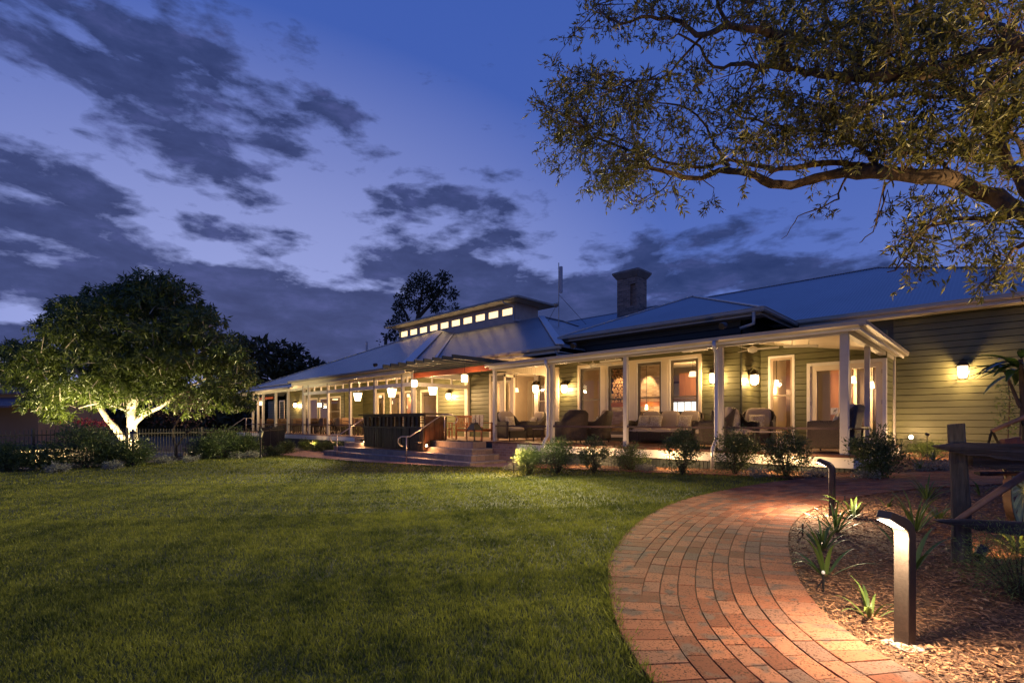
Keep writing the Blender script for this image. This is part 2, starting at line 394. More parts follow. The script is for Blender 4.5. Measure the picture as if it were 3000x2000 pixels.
inner = smooth_curve([(3.4, 1.0), (2.2, 1.5), (1.2, 1.95), (.4, 2.45), (-.25, 2.89), (-.57, 3.21), (-.80, 3.55), (-1.0, 3.97), (-1.21, 4.5), (-1.44, 5.24), (-1.62, 6.0), (-1.72, 6.9), (-1.66, 7.7), (-1.45, 8.6), (-1.05, 9.55), (-.45, 10.4), (.5, 11.3), (1.8, 12.2), (4, 13.3), (7, 14.5)], .05)
nI = len(inner); inner = [Vector((p[0], p[1])) for p in inner]
nrm = []
for i in range(nI):
    t = (inner[min(i + 1, nI - 1)] - inner[max(i - 1, 0)]).normalized(); nrm.append(Vector((-t.y, t.x)))   # left of travel
for _ in range(6): nrm = [nrm[0]] + [((nrm[i - 1] + nrm[i] * 2 + nrm[i + 1]).normalized()) for i in range(1, nI - 1)] + [nrm[-1]]
wpts = [(1.0, 1.15), (2.9, 1.17), (3.5, 1.26), (4.2, 1.42), (5.2, 1.54), (6.2, 1.62), (7.2, 1.70), (8.2, 1.78), (9.2, 1.9), (10.3, 2.0), (12, 1.85), (14.5, 1.75)]
def Wd(i):
    y = inner[i].y
    for (a, wa), (b, wb) in zip(wpts, wpts[1:]):
        if y <= b: return wa + (wb - wa) * max(0, (y - a) / (b - a))
    return wpts[-1][1]
def pat(i, o): return inner[i] + nrm[i] * o
outer = [pat(i, Wd(i)) for i in range(nI)]
sand = mat('joint_sand', (.16, .075, .04), .95, var=.3, vs=30, bump=.3, bs=80)
pathpoly = [tuple(p) for p in inner[::4]] + [tuple(p) for p in outer[::-4]]
tag(sheet('path_bed', pathpoly, sand, .0235, .5), kind='structure')
# clay pavers as real bricks
def pavermat():
    m = bpy.data.materials.new('clay_paver'); m.use_nodes = True; nt = m.node_tree; N = nt.nodes; L = nt.links; b = N['Principled BSDF']; b.inputs['Roughness'].default_value = .92; b.inputs['Specular IOR Level'].default_value = .15
    tc = N.new('ShaderNodeTexCoord'); at = N.new('ShaderNodeAttribute'); at.attribute_name = 'v'
    def noise(sc, d=4, r=.6):
        o = N.new('ShaderNodeTexNoise'); o.inputs['Scale'].default_value = sc; o.inputs['Detail'].default_value = d; o.inputs['Roughness'].default_value = r; L.new(tc.outputs['Object'], o.inputs['Vector']); return o.outputs[0]
    def ramp(f, st):
        o = N.new('ShaderNodeValToRGB'); cr = o.color_ramp
        while len(cr.elements) < len(st): cr.elements.new(.5)
        for e, (p, c) in zip(cr.elements, st): e.position = p; e.color = (*c, 1)
        L.new(f, o.inputs[0]); return o.outputs[0]
    def mix(f, a, bb, mode='MIX'):
        o = N.new('ShaderNodeMix'); o.data_type = 'RGBA'; o.blend_type = mode
        for s, v in ((o.inputs[0], f), (o.inputs[6], a), (o.inputs[7], bb)):
            if isinstance(v, (tuple, float, int)): s.default_value = v
            else: L.new(v, s)
        return o.outputs[2]
    base = ramp(at.outputs['Fac'], [(0, (.13, .045, .027)), (.3, (.22, .075, .042)), (.6, (.30, .115, .062)), (.8, (.24, .105, .066)), (1, (.13, .075, .060))])
    blot = ramp(noise(8.5, 2, .4), [(.56, (0, 0, 0)), (.68, (1, 1, 1))])
    c = mix(blot, base, (.115, .072, .060, 1))
    sp = ramp(noise(75, 3, .7), [(.40, (1, 1, 1)), (.47, (0, 0, 0))])
    sp2 = ramp(noise(12, 3, .6), [(.34, (0, 0, 0)), (.5, (1, 1, 1))])
    mm = N.new('ShaderNodeMath'); mm.operation = 'MULTIPLY'; L.new(sp, mm.inputs[0]); L.new(sp2, mm.inputs[1])
    c = mix(mm.outputs[0], c, (.06, .026, .016, 1)); L.new(c, b.inputs['Base Color'])
    bp = N.new('ShaderNodeBump'); bp.inputs['Strength'].default_value = .35; bp.inputs['Distance'].default_value = .006; L.new(noise(45, 6, .7), bp.inputs['Height']); L.new(bp.outputs[0], b.inputs['Normal'])
    return m
paver = pavermat()
BV, BF, BA = [], [], []
def brick(cs, h=.032, ch=.0028, rv=None):
    """cs: 4 ground corners in order; chamfered top"""
    cx = sum(p[0] for p in cs) / 4; cy = sum(p[1] for p in cs) / 4; dz = random.uniform(-.0015, .0015); tx = random.uniform(-.006, .006); ty = random.uniform(-.006, .006)
    o = len(BV); rr = random.random() if rv is None else rv
    for k, (ins, hz) in enumerate(((0, -.01), (0, h - ch), (ch, h))):
        for p in cs:
            d = Vector((p[0] - cx, p[1] - cy)); l = d.length; q = d * (1 - ins * 1.3 / l); x, y = cx + q.x, cy + q.y
            BV.append((x, y, gz(x, y) + hz + dz + (x - cx) * tx + (y - cy) * ty)); BA.append(rr)
    for a in range(4):
        b = (a + 1) % 4
        BF.append((o + a, o + b, o + 4 + b, o + 4 + a)); BF.append((o + 4 + a, o + 4 + b, o + 8 + b, o + 8 + a))
    BF.append((o + 8, o + 9, o + 10, o + 11))
J = .0055
def course(o0, o1, blen, offs, keep):
    """bricks along the inner curve between offsets o0..o1"""
    om = (o0 + o1) / 2; pts = [pat(i, om) for i in range(nI)]; cum = [0]
    for a, b in zip(pts, pts[1:]): cum.append(cum[-1] + (b - a).length)
    def idx(sv):
        lo, hi = 0, nI - 1
        while hi - lo > 1:
            mid = (lo + hi) // 2
            if cum[mid] <= sv: lo = mid
            else: hi = mid
        t = (sv - cum[lo]) / max(1e-6, cum[hi] - cum[lo]); return lo, min(1, max(0, t))
    sv = offs
    while sv + blen < cum[-1]:
        ia, ta = idx(sv + J / 2 + random.uniform(-.001, .001)); ib, tb = idx(sv + blen - J / 2)
        i = (ia + ib) // 2
        if keep(i, o0, o1):
            def pt(i, t, o):
                o2 = min(o, Wd(i)) if keep is not kh else o
                return pat(i, o2).lerp(pat(min(i + 1, nI - 1), o2), t)
            brick([pt(ia, ta, o0 + J / 2), pt(ia, ta, o1 - J / 2), pt(ib, tb, o1 - J / 2), pt(ib, tb, o0 + J / 2)][::-1])
        sv += blen
def kh(i, a, b): return True
course(0, .232, .117, 0, kh)
nc = 0; o = .235
while o < 1.9:
    course(o, o + .117, .233, (nc % 2) * .117 + random.uniform(-.03, .03), lambda i, a, b: b <= Wd(i) - .20)
    o += .119; nc += 1
# outer header course following the outer edge
cum = 0; last = outer[0]; i0 = 0
for i in range(1, nI):
    if (outer[i] - outer[i0]).length >= .118:
        w0, w1 = Wd(i0), Wd(i); f = J / 2 / .118
        a0 = outer[i0].lerp(outer[i], f); a1 = outer[i0].lerp(outer[i], 1 - f); n0, n1 = nrm[i0], nrm[i]
        def inn(i, w):   # inner end of the header: where the last stretcher stops
            k = math.floor((w - .20 - .235 - .117) / .119) + 1; return max(.235, .235 + k * .119)
        q = [pat(i0, inn(i0, w0)).lerp(pat(i, inn(i0, w0)), f), a0, a1, pat(i0, inn(i0, w0)).lerp(pat(i, inn(i0, w0)), 1 - f)]
        brick(q[::-1]); i0 = i
# the narrow strip that runs on along the verandah bed
yA = 10.78
x = -2.55
while x > -9.9:
    for r_, (ya, yb) in enumerate(((yA, yA + .115), (yA + .118, yA + .233), (yA + .236, yA + .351))):
        xo = x + (.117 if r_ % 2 else 0)
        if r_ or x < -3.2: brick([(xo - .228, ya), (xo - .004, ya), (xo - .004, yb), (xo - .228, yb)])
    x -= .234
BVn = np.array(BV, dtype=np.float32)
tag(npmesh('brick_path', BVn, np.array(BF), paver, attr=BA), kind='structure')
sheet('path_bed', [(-2.3, yA - .02), (-2.3, 11.3), (-3.4, 11.18), (-9.95, 11.15), (-9.95, yA - .02)], sand, .008, .5)

apronm = mat('pink_paving', (.30, .17, .13), .85, var=.25, vs=14, bump=.3, bs=50)
sheet('pavement', [(-24.6, 9.0), (-23, 9.15), (-17.5, 9.45), (-13.2, 10.0), (-11.2, 10.45), (-9.9, 10.8), (-9.9, 11.16), (-11.2, 11.5), (-11.2, 12.2), (-30, 12.2), (-30, 10.5)], apronm, .01, .8)

# lawn
li = [i for i in range(nI) if inner[i].y < 10.05]
ledge = [tuple(outer[i] + nrm[i] * .0) for i in range(nI) if outer[i].y < 10.6 and inner[i].y > .9][::3]
tip = (-3.2, 10.66)
ledge = [p for p in ledge if not (p[1] > 10.3)]
lawnpoly = [(-21.0, -.2), (-21.3, 1.6), (-22.4, 3.5), (-23.0, 5.6), (-23.0, 9.0), (-17.5, 9.3), (-13.17, 9.85), (-11.2, 10.3), (-9.9, 10.74), tip] + ledge[::-1] + [(4.5, .2), (5, -12), (-30, -12), (-24, -4)]
turf = mat('lawn_turf', (.018, .026, .007), .9, c2=(.05, .06, .016), vs=7, bump=.5, bs=60, det=8)
sheet('lawn', lawnpoly, turf, .0, .8)
def inview(x, y, m=.12):
    D = -s_ * x + c_ * y; lat = c_ * x + s_ * y
    return (D > 1.6) & (np.abs(lat / np.maximum(D, .1)) < 1.017 + m)
GP, GD, GL, GW = [], [], [], []
lp = np.array(lawnpoly)
for (d0, d1, den, ln, wd) in ((1.7, 4.2, 8500, .044, .0062), (4.2, 7.5, 3600, .044, .009), (7.5, 12, 1100, .046, .014), (12, 25, 240, .055, .028)):
    area = (d1 * d1 - d0 * d0) * 1.14; n = int(area * den)
    D = np.sqrt(RNG.random(n) * (d1 * d1 - d0 * d0) + d0 * d0); lat = (RNG.random(n) * 2 - 1) * 1.14 * D
    x = c_ * lat - s_ * D; y = s_ * lat + c_ * D
    e = .02 * np.sin(x * 23) + .02 * np.sin(y * 31 + x * 7)
    k = pip(lawnpoly, x + e, y + e); x, y = x[k], y[k]; n = len(x)
    clump = .5 + .5 * np.sin(x * 5.1 + 2 * np.sin(y * 3.3)) * np.sin(y * 6.3 + 1.7 * np.sin(x * 4.1)); L_ = ln * (.55 + .6 * RNG.random(n)) * (.75 + .45 * clump)
    GP.append(np.stack([x, y, gzn(x, y) - .003], 1)); GD.append(np.stack([RNG.normal(0, .42, n), RNG.normal(0, .42, n), np.ones(n)], 1)); GL.append(L_); GW.append(wd * (.6 + .7 * RNG.random(n)))
# longer ragged blades leaning over the edge of the path and paving
for seg in ([lawnpoly[i] for i in range(9, len(ledge) + 10)], lawnpoly[3:10]):
    for (xa, ya), (xb, yb) in zip(seg, seg[1:]):
        l = math.hypot(xb - xa, yb - ya); n = int(l * (420 if -s_ * xa + c_ * ya < 9 else 90)); t_ = RNG.random(n); ox = RNG.normal(0, .022, n)
        nx_, ny_ = (yb - ya) / l, -(xb - xa) / l; x = xa + (xb - xa) * t_ + nx_ * ox; y = ya + (yb - ya) * t_ + ny_ * ox
        GP.append(np.stack([x, y, gzn(x, y) + .004], 1)); GD.append(np.stack([RNG.normal(0, .6, n), RNG.normal(0, .6, n), np.full(n, .8)], 1)); GL.append(.04 + .045 * RNG.random(n)); GW.append((.006 if xa > -6 else .014) * (.6 + .7 * RNG.random(n)))
grassm = mat('grass_blade', (.030, .050, .009), .6, c2=(.29, .30, .045), attr=True, trans=.35, spec=.3)
P = np.concatenate(GP); print('grass', len(P))
ga = .5 + .28 * np.sin(P[:, 0] * 1.7 + 2.2 * np.sin(P[:, 1] * .9)) * np.sin(P[:, 1] * 2.1 + 1.3 * np.sin(P[:, 0] * 1.1)) + .22 * np.sin(P[:, 0] * 6.1 + P[:, 1] * 2.7) * np.sin(P[:, 1] * 7.3)
ga = ga + .26 * np.sin(P[:, 0] * 19 + 3 * np.sin(P[:, 1] * 5.3)) * np.sin(P[:, 1] * 23 + 2.5 * np.sin(P[:, 0] * 6.7))
ga = np.clip(ga * .75 + .5 * RNG.random(len(P)) - .14, 0, 1)
tag(leaf_obj('grass', P, np.concatenate(GD), np.concatenate(GL), np.concatenate(GW), grassm, fold=.15, val=ga), 'short mown green grass blades covering the lawn', 'grass', kind='stuff')

# mulch beds
mulchm = mat('mulch_ground', (.055, .026, .015), .95, c2=(.13, .06, .032), vs=22, bump=.8, bs=40)
bedA = [tuple(p) for p in inner[::4] if p.y > 1.4] + [(7, 14.2), (7, -1)] 
bedA = [(7, 14.45)] + [(7, -.5)] + [(3.4, .9)] + [tuple(p) for p in inner[4::4] if p.y < 14.4]
sheet('garden_bed', bedA, mulchm, .006, .6)
oo = [p for p in outer if p.y > 11.0 and p.x > -3.0][::4]
bedB = [(-9.9, 11.17), (-3.3, 11.14)] + [tuple(p) for p in oo if p.x > -2.7] + [(7, 16.6), (7, 19.2), (-2.0, 19.2), (-2.0, 12.6), (-11.6, 12.6), (-11.4, 11.5)]
sheet('garden_bed', bedB, mulchm, .006, .6)
bedC = [(-21.0, -.3), (-21.3, 1.6), (-22.4, 3.5), (-23.0, 5.6), (-23.0, 9.0), (-24.6, 9.0), (-30, 10.4), (-36, 12), (-40, 10), (-34, 2), (-27, -6), (-24.2, -6)]
sheet('garden_bed', bedC, soil, .006, 1.2)
MPs, MLs, MWs = [], [], []
for poly, (d0, d1, den, sc) in ((bedA, (1.9, 4.2, 3600, 1.)), (bedA, (4.2, 7.5, 1500, 1.15)), (bedA, (7.5, 12, 500, 1.5)), (bedB, (8, 13, 420, 1.7)), (bedB, (13, 19, 160, 2.2))):
    n = int((d1 * d1 - d0 * d0) * 1.14 * den); D = np.sqrt(RNG.random(n) * (d1 * d1 - d0 * d0) + d0 * d0); lat = (RNG.random(n) * 2 - 1) * 1.14 * D
    x = c_ * lat - s_ * D; y = s_ * lat + c_ * D; k = pip(poly, x, y) & (lat > -6); x, y = x[k], y[k]; n = len(x)
    MPs.append(np.stack([x, y, gzn(x, y) + .008 + RNG.random(n) * .022], 1)); MLs.append(sc * (.018 + .055 * RNG.random(n) ** 1.7)); MWs.append(sc * (.004 + .012 * RNG.random(n) ** 2))
P = np.concatenate(MPs); n = len(P); a = RNG.random(n) * 6.283; print('mulch', n)
chipm = mat('bark_chip', (.075, .030, .015), .8, c2=(.40, .20, .10), attr=True, bump=.3, bs=120)
D3 = np.stack([np.cos(a), np.sin(a), RNG.normal(0, .16, n)], 1)
tag(leaf_obj('mulch', P, D3, np.concatenate(MLs), np.concatenate(MWs), chipm, fold=.3, Nr=unit(RNG.normal(0, .35, (n, 3)) + [0, 0, 1])), 'loose red brown bark mulch spread over the garden beds', 'mulch', kind='stuff')
# larger dry leaves on the mulch
k = RNG.choice(n, 170, replace=False); k = k[(-s_ * P[k, 0] + c_ * P[k, 1]) < 8]; nn = len(k)
dryleaf = mat('dry_leaf', (.22, .10, .045), .7, c2=(.46, .30, .17), attr=True)
tag(leaf_obj('dry_leaves', P[k] + [0, 0, .012], D3[k], .035 + .035 * RNG.random(nn), .015 + .014 * RNG.random(nn), dryleaf, fold=.25, Nr=unit(RNG.normal(0, .4, (nn, 3)) + [0, 0, 1])), 'curled pale dry leaves scattered over the bark mulch', 'leaves', kind='stuff')
# ---------------------------------------------------------------- the long building
B = empty('clubhouse', (-13, 16, .82), 0, 'long single storey sage green weatherboard clubhouse with verandah and corrugated roofs', 'building')
B.location = (0, 0, 0)
DZ = .82
YF, YD, YW, YR, YG = 12.4, 12.1, 15.55, 17.2, 18.8   # posts, deck edge, main wall, recess wall, far green wall
XE = -2.35                                            # right end of the verandah
XRC = -5.56                                           # recess return wall
BW = .186
def boards(mb, a0, a1, z0, z1, plane, axis='x', out=-1, inward=.12):
    """lapped weatherboards on a rectangle; axis x: wall runs along x at y=plane facing out*y"""
    k0 = math.floor((z0 - DZ) / BW); z = DZ + k0 * BW
    while z < z1 - .001:
        lo, hi = max(z, z0), min(z + BW, z1)
        def off(zz):
            t = (zz - z) / BW
            return .030 if t < .87 else .030 - .034 * (t - .87) / .13
        prof = [(lo, 0 if lo == z else off(lo)), (lo, off(lo))]
        zb = z + BW * .87
        if lo < zb < hi: prof.append((zb, off(zb)))
        prof.append((hi, off(hi)))
        V = []
        for zz, o in prof:
            for a in (a0, a1):
                V.append((a, plane + out * o, zz) if axis == 'x' else (plane + out * o, a, zz))
        mb.add(V, [(2 * i, 2 * i + 1, 2 * i + 3, 2 * i + 2) for i in range(len(prof) - 1)])
        z += BW
    if axis == 'x': mb.box(a0, a1, min(plane, plane - out * inward), max(plane, plane - out * inward) , z0, z1)
    else: mb.box(min(plane, plane - out * inward), max(plane, plane - out * inward), a0, a1, z0, z1)
def wallrect(rects, plane, axis='x', out=-1, m=green, label=None):
    mb = MB()
    for r in rects: boards(mb, *r, plane, axis, out)
    return tag(mb.build('weatherboard_wall', m, B), label)
def window(x0, x1, z0, z1, Y, meet=None, sash=taupe, fr=white, pane=True, fw=.07, sw=.055, out=-1):
    """frame > sash, pane, on a facade parallel plane"""
    f = MB(); a, b = Y - .05, Y + .09
    f.box(x0, x0 + fw, a, b, z0, z1); f.box(x1 - fw, x1, a, b, z0, z1); f.box(x0 + fw, x1 - fw, a, b, z1 - fw, z1); f.box(x0 + fw, x1 - fw, a, b, z0, z0 + fw)
    w = f.build('window', fr, B)
    g = MB(); x0 += fw; x1 -= fw; z0 += fw; z1 -= fw; a, b = Y - .01, Y + .04
    g.box(x0, x0 + sw, a, b, z0, z1); g.box(x1 - sw, x1, a, b, z0, z1); g.box(x0 + sw, x1 - sw, a, b, z1 - sw * 1.2, z1); g.box(x0 + sw, x1 - sw, a, b, z0, z0 + sw * 1.6)
    if meet: g.box(x0 + sw, x1 - sw, a - .02, b, meet - .022, meet + .022)
    g.build('sash', sash, w)
    if pane: MB().poly([(x0, Y + .015, z0), (x1, Y + .015, z0), (x1, Y + .015, z1), (x0, Y + .015, z1)]).build('pane', GLASS, w)
    return w

# --- verandah deck
d = MB(); d.box(-12.98, -2.12, YD + .02, 19.0, DZ - .04, DZ)
d.build('deck_floor', deckm, B)
MB().box(-12.98, -2.08, YD - .03, YD + .02, DZ - .045, DZ + .004).box(-2.12, -2.06, YD + .02, 14.0, DZ - .045, DZ + .004).build('deck_edge', deckedge, B)
MB().box(-11.5, -2.13, YD, YD + .03, DZ - .26, DZ - .047).box(-2.155, -2.125, YD + .03, 19.0, DZ - .26, DZ - .047).build('deck_fascia', white, B)
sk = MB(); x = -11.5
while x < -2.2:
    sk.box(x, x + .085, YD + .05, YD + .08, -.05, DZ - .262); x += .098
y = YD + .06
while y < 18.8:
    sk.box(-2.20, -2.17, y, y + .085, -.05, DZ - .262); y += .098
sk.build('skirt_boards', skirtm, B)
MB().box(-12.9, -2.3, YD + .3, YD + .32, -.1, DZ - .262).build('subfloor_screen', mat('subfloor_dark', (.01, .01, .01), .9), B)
MB().box(-12.7, -11.52, YD - .01, YD + .2, -.1, DZ - .046).build('brick_pier', bricked, B)

# --- posts
PX = [-12.93, -10.28, -7.60, -4.93]
def post(x, y, z0, z1, w=.115, m=postm):
    return MB().box(x - w / 2, x + w / 2, y - w / 2, y + w / 2, z0, z1).build('post', m, B, bevel=.006)
BZ = 3.34
for x in PX: post(x, YF + .05, DZ, BZ)
post(XE, YF + .05, DZ, BZ, .15); post(XE, 14.95, DZ, BZ, .11); post(XE, 17.45, DZ, BZ, .11); post(XE + .03, 18.68, DZ, BZ + .2, .15)
MB().box(-13.0, XE + .08, YF - .02, YF + .12, BZ, BZ + .15).box(XE - .06, XE + .08, YF + .12, 18.78, BZ, BZ + .15).build('verandah_beam', postm, B)
MB().box(-13.05, XE + .30, YF - .13, YF - .10, BZ + .04, BZ + .2).box(XE + .27, XE + .30, YF - .10, 18.78, BZ + .04, BZ + .2).build('eave_fascia', white, B)
# gutters (quad profile) as extruded lips
def gutter(p0, p1, outdir, z, m=gutterm, w=.12, h=.10):
    a = Vector((*p0, z)); b = Vector((*p1, z)); o = Vector((*outdir, 0)); up = Vector((0, 0, 1))
    prof = [(0, h), (0, 0), (w * .75, 0), (w, h * .35), (w, h * .9), (w + .012, h * .9), (w + .012, h * 1.05), (w - .015, h * 1.05), (w - .015, h * .4), (w * .7, .012), (.012, .012), (.012, h)]
    V = [p + o * u + up * v for p in (a, b) for u, v in prof]; n = len(prof)
    mb = MB().add(V, [(i, (i + 1) % n, (i + 1) % n + n, i + n) for i in range(n)] + [tuple(range(n)), tuple(range(2 * n - 1, n - 1, -1))])
    return mb.build('gutter', m, B)
gutter((-13.15, YF - .13), (XE + .42, YF - .13), (0, -1), BZ + .10)
gutter((XE + .30, YF - .25), (XE + .30, 18.78), (1, 0), BZ + .10)
MB().box(XE + .10, XE + .27, YF - .10, 18.78, BZ + .105, BZ + .125).box(-13.05, XE + .27, YF - .098, YF - .025, BZ + .105, BZ + .125).build('eave_soffit', white, B)
# verandah skillion roof with hipped right end
SL = .165; z0 = BZ + .19
rf = MB(); xr, yr = XE + .34, YF - .18
def vz(x, y): return z0 + SL * min(y - yr, xr - x)
h = YW - yr
rf.slab([(-13.1, yr, z0), (xr, yr, z0), (xr - h, YW, z0 + SL * h), (-13.1, YW, z0 + SL * h)], .03)
h2 = 18.78 - yr
rf.slab([(xr, yr, z0), (xr, 18.78, z0), (xr - h2, 18.78, z0 + SL * h2), (xr - h, YW, z0 + SL * h)], .03)
rf.build('verandah_roof', roofx, B)
cl = MB(); c0 = BZ + .13
def cz(x, y): return c0 + SL * min(y - YF, XE - x)
hc = YW - YF
cl.poly([(-12.9, YF + .1, c0), (-12.9, YW, c0 + SL * hc), (XE - hc, YW, c0 + SL * hc), (XE - .06, YF + .1, c0)])
hr = YR - YF
cl.poly([(XE - .06, YF + .1, c0), (XE - hc, YW, c0 + SL * hc), (XE - hr, YR, c0 + SL * hr), (XE - .06, YR, c0)])
cl.poly([(XE - .06, YR, c0), (XE - hr, YR, c0 + SL * hr), (XE - hr, YR + .01, c0 + SL * hr), (XE - .06, 18.78, c0)])
cl.build('verandah_ceiling', cream, B)
# boarded gable at the left end of this verandah bay
gb = MB(); gb.add([(-12.99, YF + .12, BZ + .02), (-12.99, YW, BZ + .02), (-12.99, YW, c0 + SL * hc + .1), (-12.99, YF + .12, c0 + .1)], [(0, 1, 2, 3)])
for i in range(26):
    y = YF + .15 + i * .12; gb.box(-12.995, -12.975, y, y + .108, BZ, min(c0 + SL * (y - YF) + .05, 4.0))
gb.build('boarded_gable', cream, B)

# --- main wall A with openings (x from -17.9 to -5.56)
XA0, XA1 = -11.46, -6.83      # four sash windows
XB0, XB1 = -16.35, -13.75     # folding doors left of the bay
zt, zl, ws = 3.56, 3.56, 1.02
wallrect([(-17.9, XB0, DZ, 4.3), (XB0, XB1, zt, 4.3), (XB1 + 1.25, XA0, DZ, 4.0), (XB1, XB1 + 1.25, zt, 4.0), (XA0, XA1, zl, 4.0), (XA0, XA1, DZ, ws), (XA1, XRC, DZ, 4.0)], YW)
eave_shade = mat('eave_shaded_wall', (.035, .038, .036), .6)  # shade under the eave is put into this wall colour
wallrect([(-13.75, XRC, 4.0, 4.72)], YW, m=eave_shade, label='dark upper wall strip under the eave')
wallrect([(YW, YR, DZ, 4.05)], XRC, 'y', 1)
MB().box(XRC - .1, XRC, YW, 18.8, 4.0, 4.72).build('upper_wall', MATS['eave_shaded_wall'], B)
MB().box(XRC - .02, XRC + .03, YW - .03, YW + .02, DZ, 4.0).build('corner_trim', darkgreen, B)
wb = [onY(p, YW) for p in (1704, 1772, 1857, 1952, 2048)]
wb[0] = XA0; wb[-1] = XA1
mb = MB(); 
for x in wb[1:-1]: mb.box(x - .13, x + .13, YW - .06, YW + .1, ws, zl)
for x in wb[1:-1]: mb.box(x - .07, x + .07, YW - .075, YW - .06, ws + .2, zl - .15)
mb.box(XA0 - .09, XA0, YW - .07, YW + .05, ws - .06, zl + .09); mb.box(XA1, XA1 + .09, YW - .07, YW + .05, ws - .06, zl + .09); mb.box(XA0, XA1, YW - .07, YW + .05, zl, zl + .09); mb.box(XA0, XA1, YW - .09, YW + .05, ws - .06, ws)
mb.build('window_surround', cream, B)
for i in range(4):
    a = wb[i] + (.0 if i == 0 else .13); b = wb[i + 1] - (.0 if i == 3 else .13)
    window(a, b, ws, zl, YW, 2.33, fw=.035, sw=.075)
# doors left of bay (folding glazed doors) and window beside
def glazed_door(x0, x1, z0, z1, Y, fr=cream, mid=True, handle=False, bottom=.22, sw=.10):
    f = MB(); a, b = Y - .02, Y + .03
    f.box(x0, x0 + sw, a, b, z0, z1); f.box(x1 - sw, x1, a, b, z0, z1); f.box(x0 + sw, x1 - sw, a, b, z1 - sw, z1); f.box(x0 + sw, x1 - sw, a, b, z0, z0 + bottom)
    if mid: f.box(x0 + sw, x1 - sw, a, b, z0 + .95, z0 + 1.0)
    d = f.build('door', fr, B)
    MB().poly([(x0 + sw, Y, z0 + bottom), (x1 - sw, Y, z0 + bottom), (x1 - sw, Y, z1 - sw), (x0 + sw, Y, z1 - sw)]).build('pane', GLASS, d)
    if handle: MB().box(x1 - .07, x1 - .04, Y - .06, Y - .02, z0 + .95, z0 + 1.15).build('handle', steel, d)
    return d
mb = MB(); mb.box(XB0 - .1, XB0, YW - .07, YW + .1, DZ, zt + .1); mb.box(XB1, XB1 + .12, YW - .07, YW + .1, DZ, zt + .1); mb.box(XB0, XB1, YW - .07, YW + .1, zt, zt + .1); mb.box(XB1 + 1.15, XB1 + 1.28, YW - .07, YW + .1, DZ, zt + .1); mb.box(XB1 + .12, XB1 + 1.15, YW - .07, YW + .1, zt, zt + .1)
mb.build('door_surround', cream, B)
glazed_door(XB0, XB0 + .62, DZ, zt - .25, YW, mid=False); glazed_door(XB0 + .64, XB0 + 1.25, DZ, zt - .25, YW, mid=False, handle=True)
MB().box(XB0, XB0 + 1.25, YW - .03, YW + .05, zt - .25, zt).build('door_head', taupe, B)
MB().box(XB0 + 1.25, XB0 + 1.37, YW - .05, YW + .09, DZ, zt).build('door_mullion', cream, B)
d = MB(); Y = YW - .55    # a leaf folded open
for a, b in ((0, .09), (.56, .65)): d.box(XB0 + 1.40, XB0 + 1.44, YW - .65 + a, YW - .65 + b, DZ, zt - .05)
d.box(XB0 + 1.40, XB0 + 1.44, YW - .65, YW, DZ, DZ + .25).box(XB0 + 1.40, XB0 + 1.44, YW - .65, YW, zt - .16, zt - .05)
d.build('open_door', cream, B)
window(XB1 + .12, XB1 + 1.15, DZ + .04, zt, YW, 2.35, sash=taupe, fr=cream)
MB().box(-13.13, -12.72, YW - .13, YW - .02, DZ, c0 + .1).build('wall_pilaster', cream, B)

# --- recess wall with tall window and double doors
RW0, RW1 = onY(2252, YR), onY(2329, YR)
RD0, RD1 = onY(2365, YR), onY(2598, YR)
wallrect([(XRC, RW0, DZ, 4.05), (RW0, RW1, 3.58, 4.05), (RW1, RD0, DZ, 4.05), (RD0, RD1, 3.27, 4.05)], YR)
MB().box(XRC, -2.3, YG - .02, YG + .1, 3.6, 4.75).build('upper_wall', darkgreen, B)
window(RW0, RW1, DZ + .01, 3.58, YR, 2.33, sash=mat('warm_sash', (.42, .33, .25), .5), fr=white)
mb = MB(); mb.box(RD0, RD0 + .09, YR - .07, YR + .08, DZ, 3.27); mb.box(RD1 - .09, RD1, YR - .07, YR + .08, DZ, 3.27); mb.box(RD0 + .09, RD1 - .09, YR - .07, YR + .08, 3.18, 3.27); mb.build('door_frame', white, B)
xm = RD0 + .09 + (RD1 - RD0 - .18) / 2
dl = glazed_door(RD0 + .09, xm - .004, DZ + .01, 3.18, YR, mid=False, sw=.15, bottom=.3, fr=cream)
for z in (1.15, 2.0, 2.85): MB().box(RD0 + .085, RD0 + .12, YR - .04, YR - .02, z, z + .12).build('hinge', steel, dl)
dr = glazed_door(xm + .004, RD1 - .09, DZ + .01, 3.18, YR, mid=False, sw=.15, bottom=.3, fr=cream)
for z in (1.15, 2.0, 2.85): MB().box(RD1 - .12, RD1 - .085, YR - .04, YR - .02, z, z + .12).build('hinge', steel, dr)
sg = MB().box(xm - .36, xm - .17, YR - .012, YR - .008, 1.72, 1.92).build('door_sticker', white, dl)
mk = MB()
mk.tube([(xm - .29, YR - .015, 1.80), (xm - .265, YR - .015, 1.84), (xm - .235, YR - .015, 1.85), (xm - .21, YR - .015, 1.88)], [.006, .012, .012, .005], 6)
mk.tube([(xm - .275, YR - .015, 1.86), (xm - .255, YR - .015, 1.845), (xm - .235, YR - .015, 1.80)], [.004, .01, .004], 6)
mk.box(xm - .345, xm - .185, YR - .016, YR - .0125, 1.738, 1.744)
mk.build('sticker_mark', blackmetal, dl)
# --- green side wall and end wall of recess room
wallrect([(YR, YG, DZ, 3.7)], -2.32 , 'y', 1)
wallrect([(-2.3, 6.5, .3, 4.72)], YG, label='wide plain sage weatherboard wall with a single lantern')
MB().box(-2.36, -2.27, YG - .05, YG - .02, .6, 3.6).build('corner_trim', white, B)

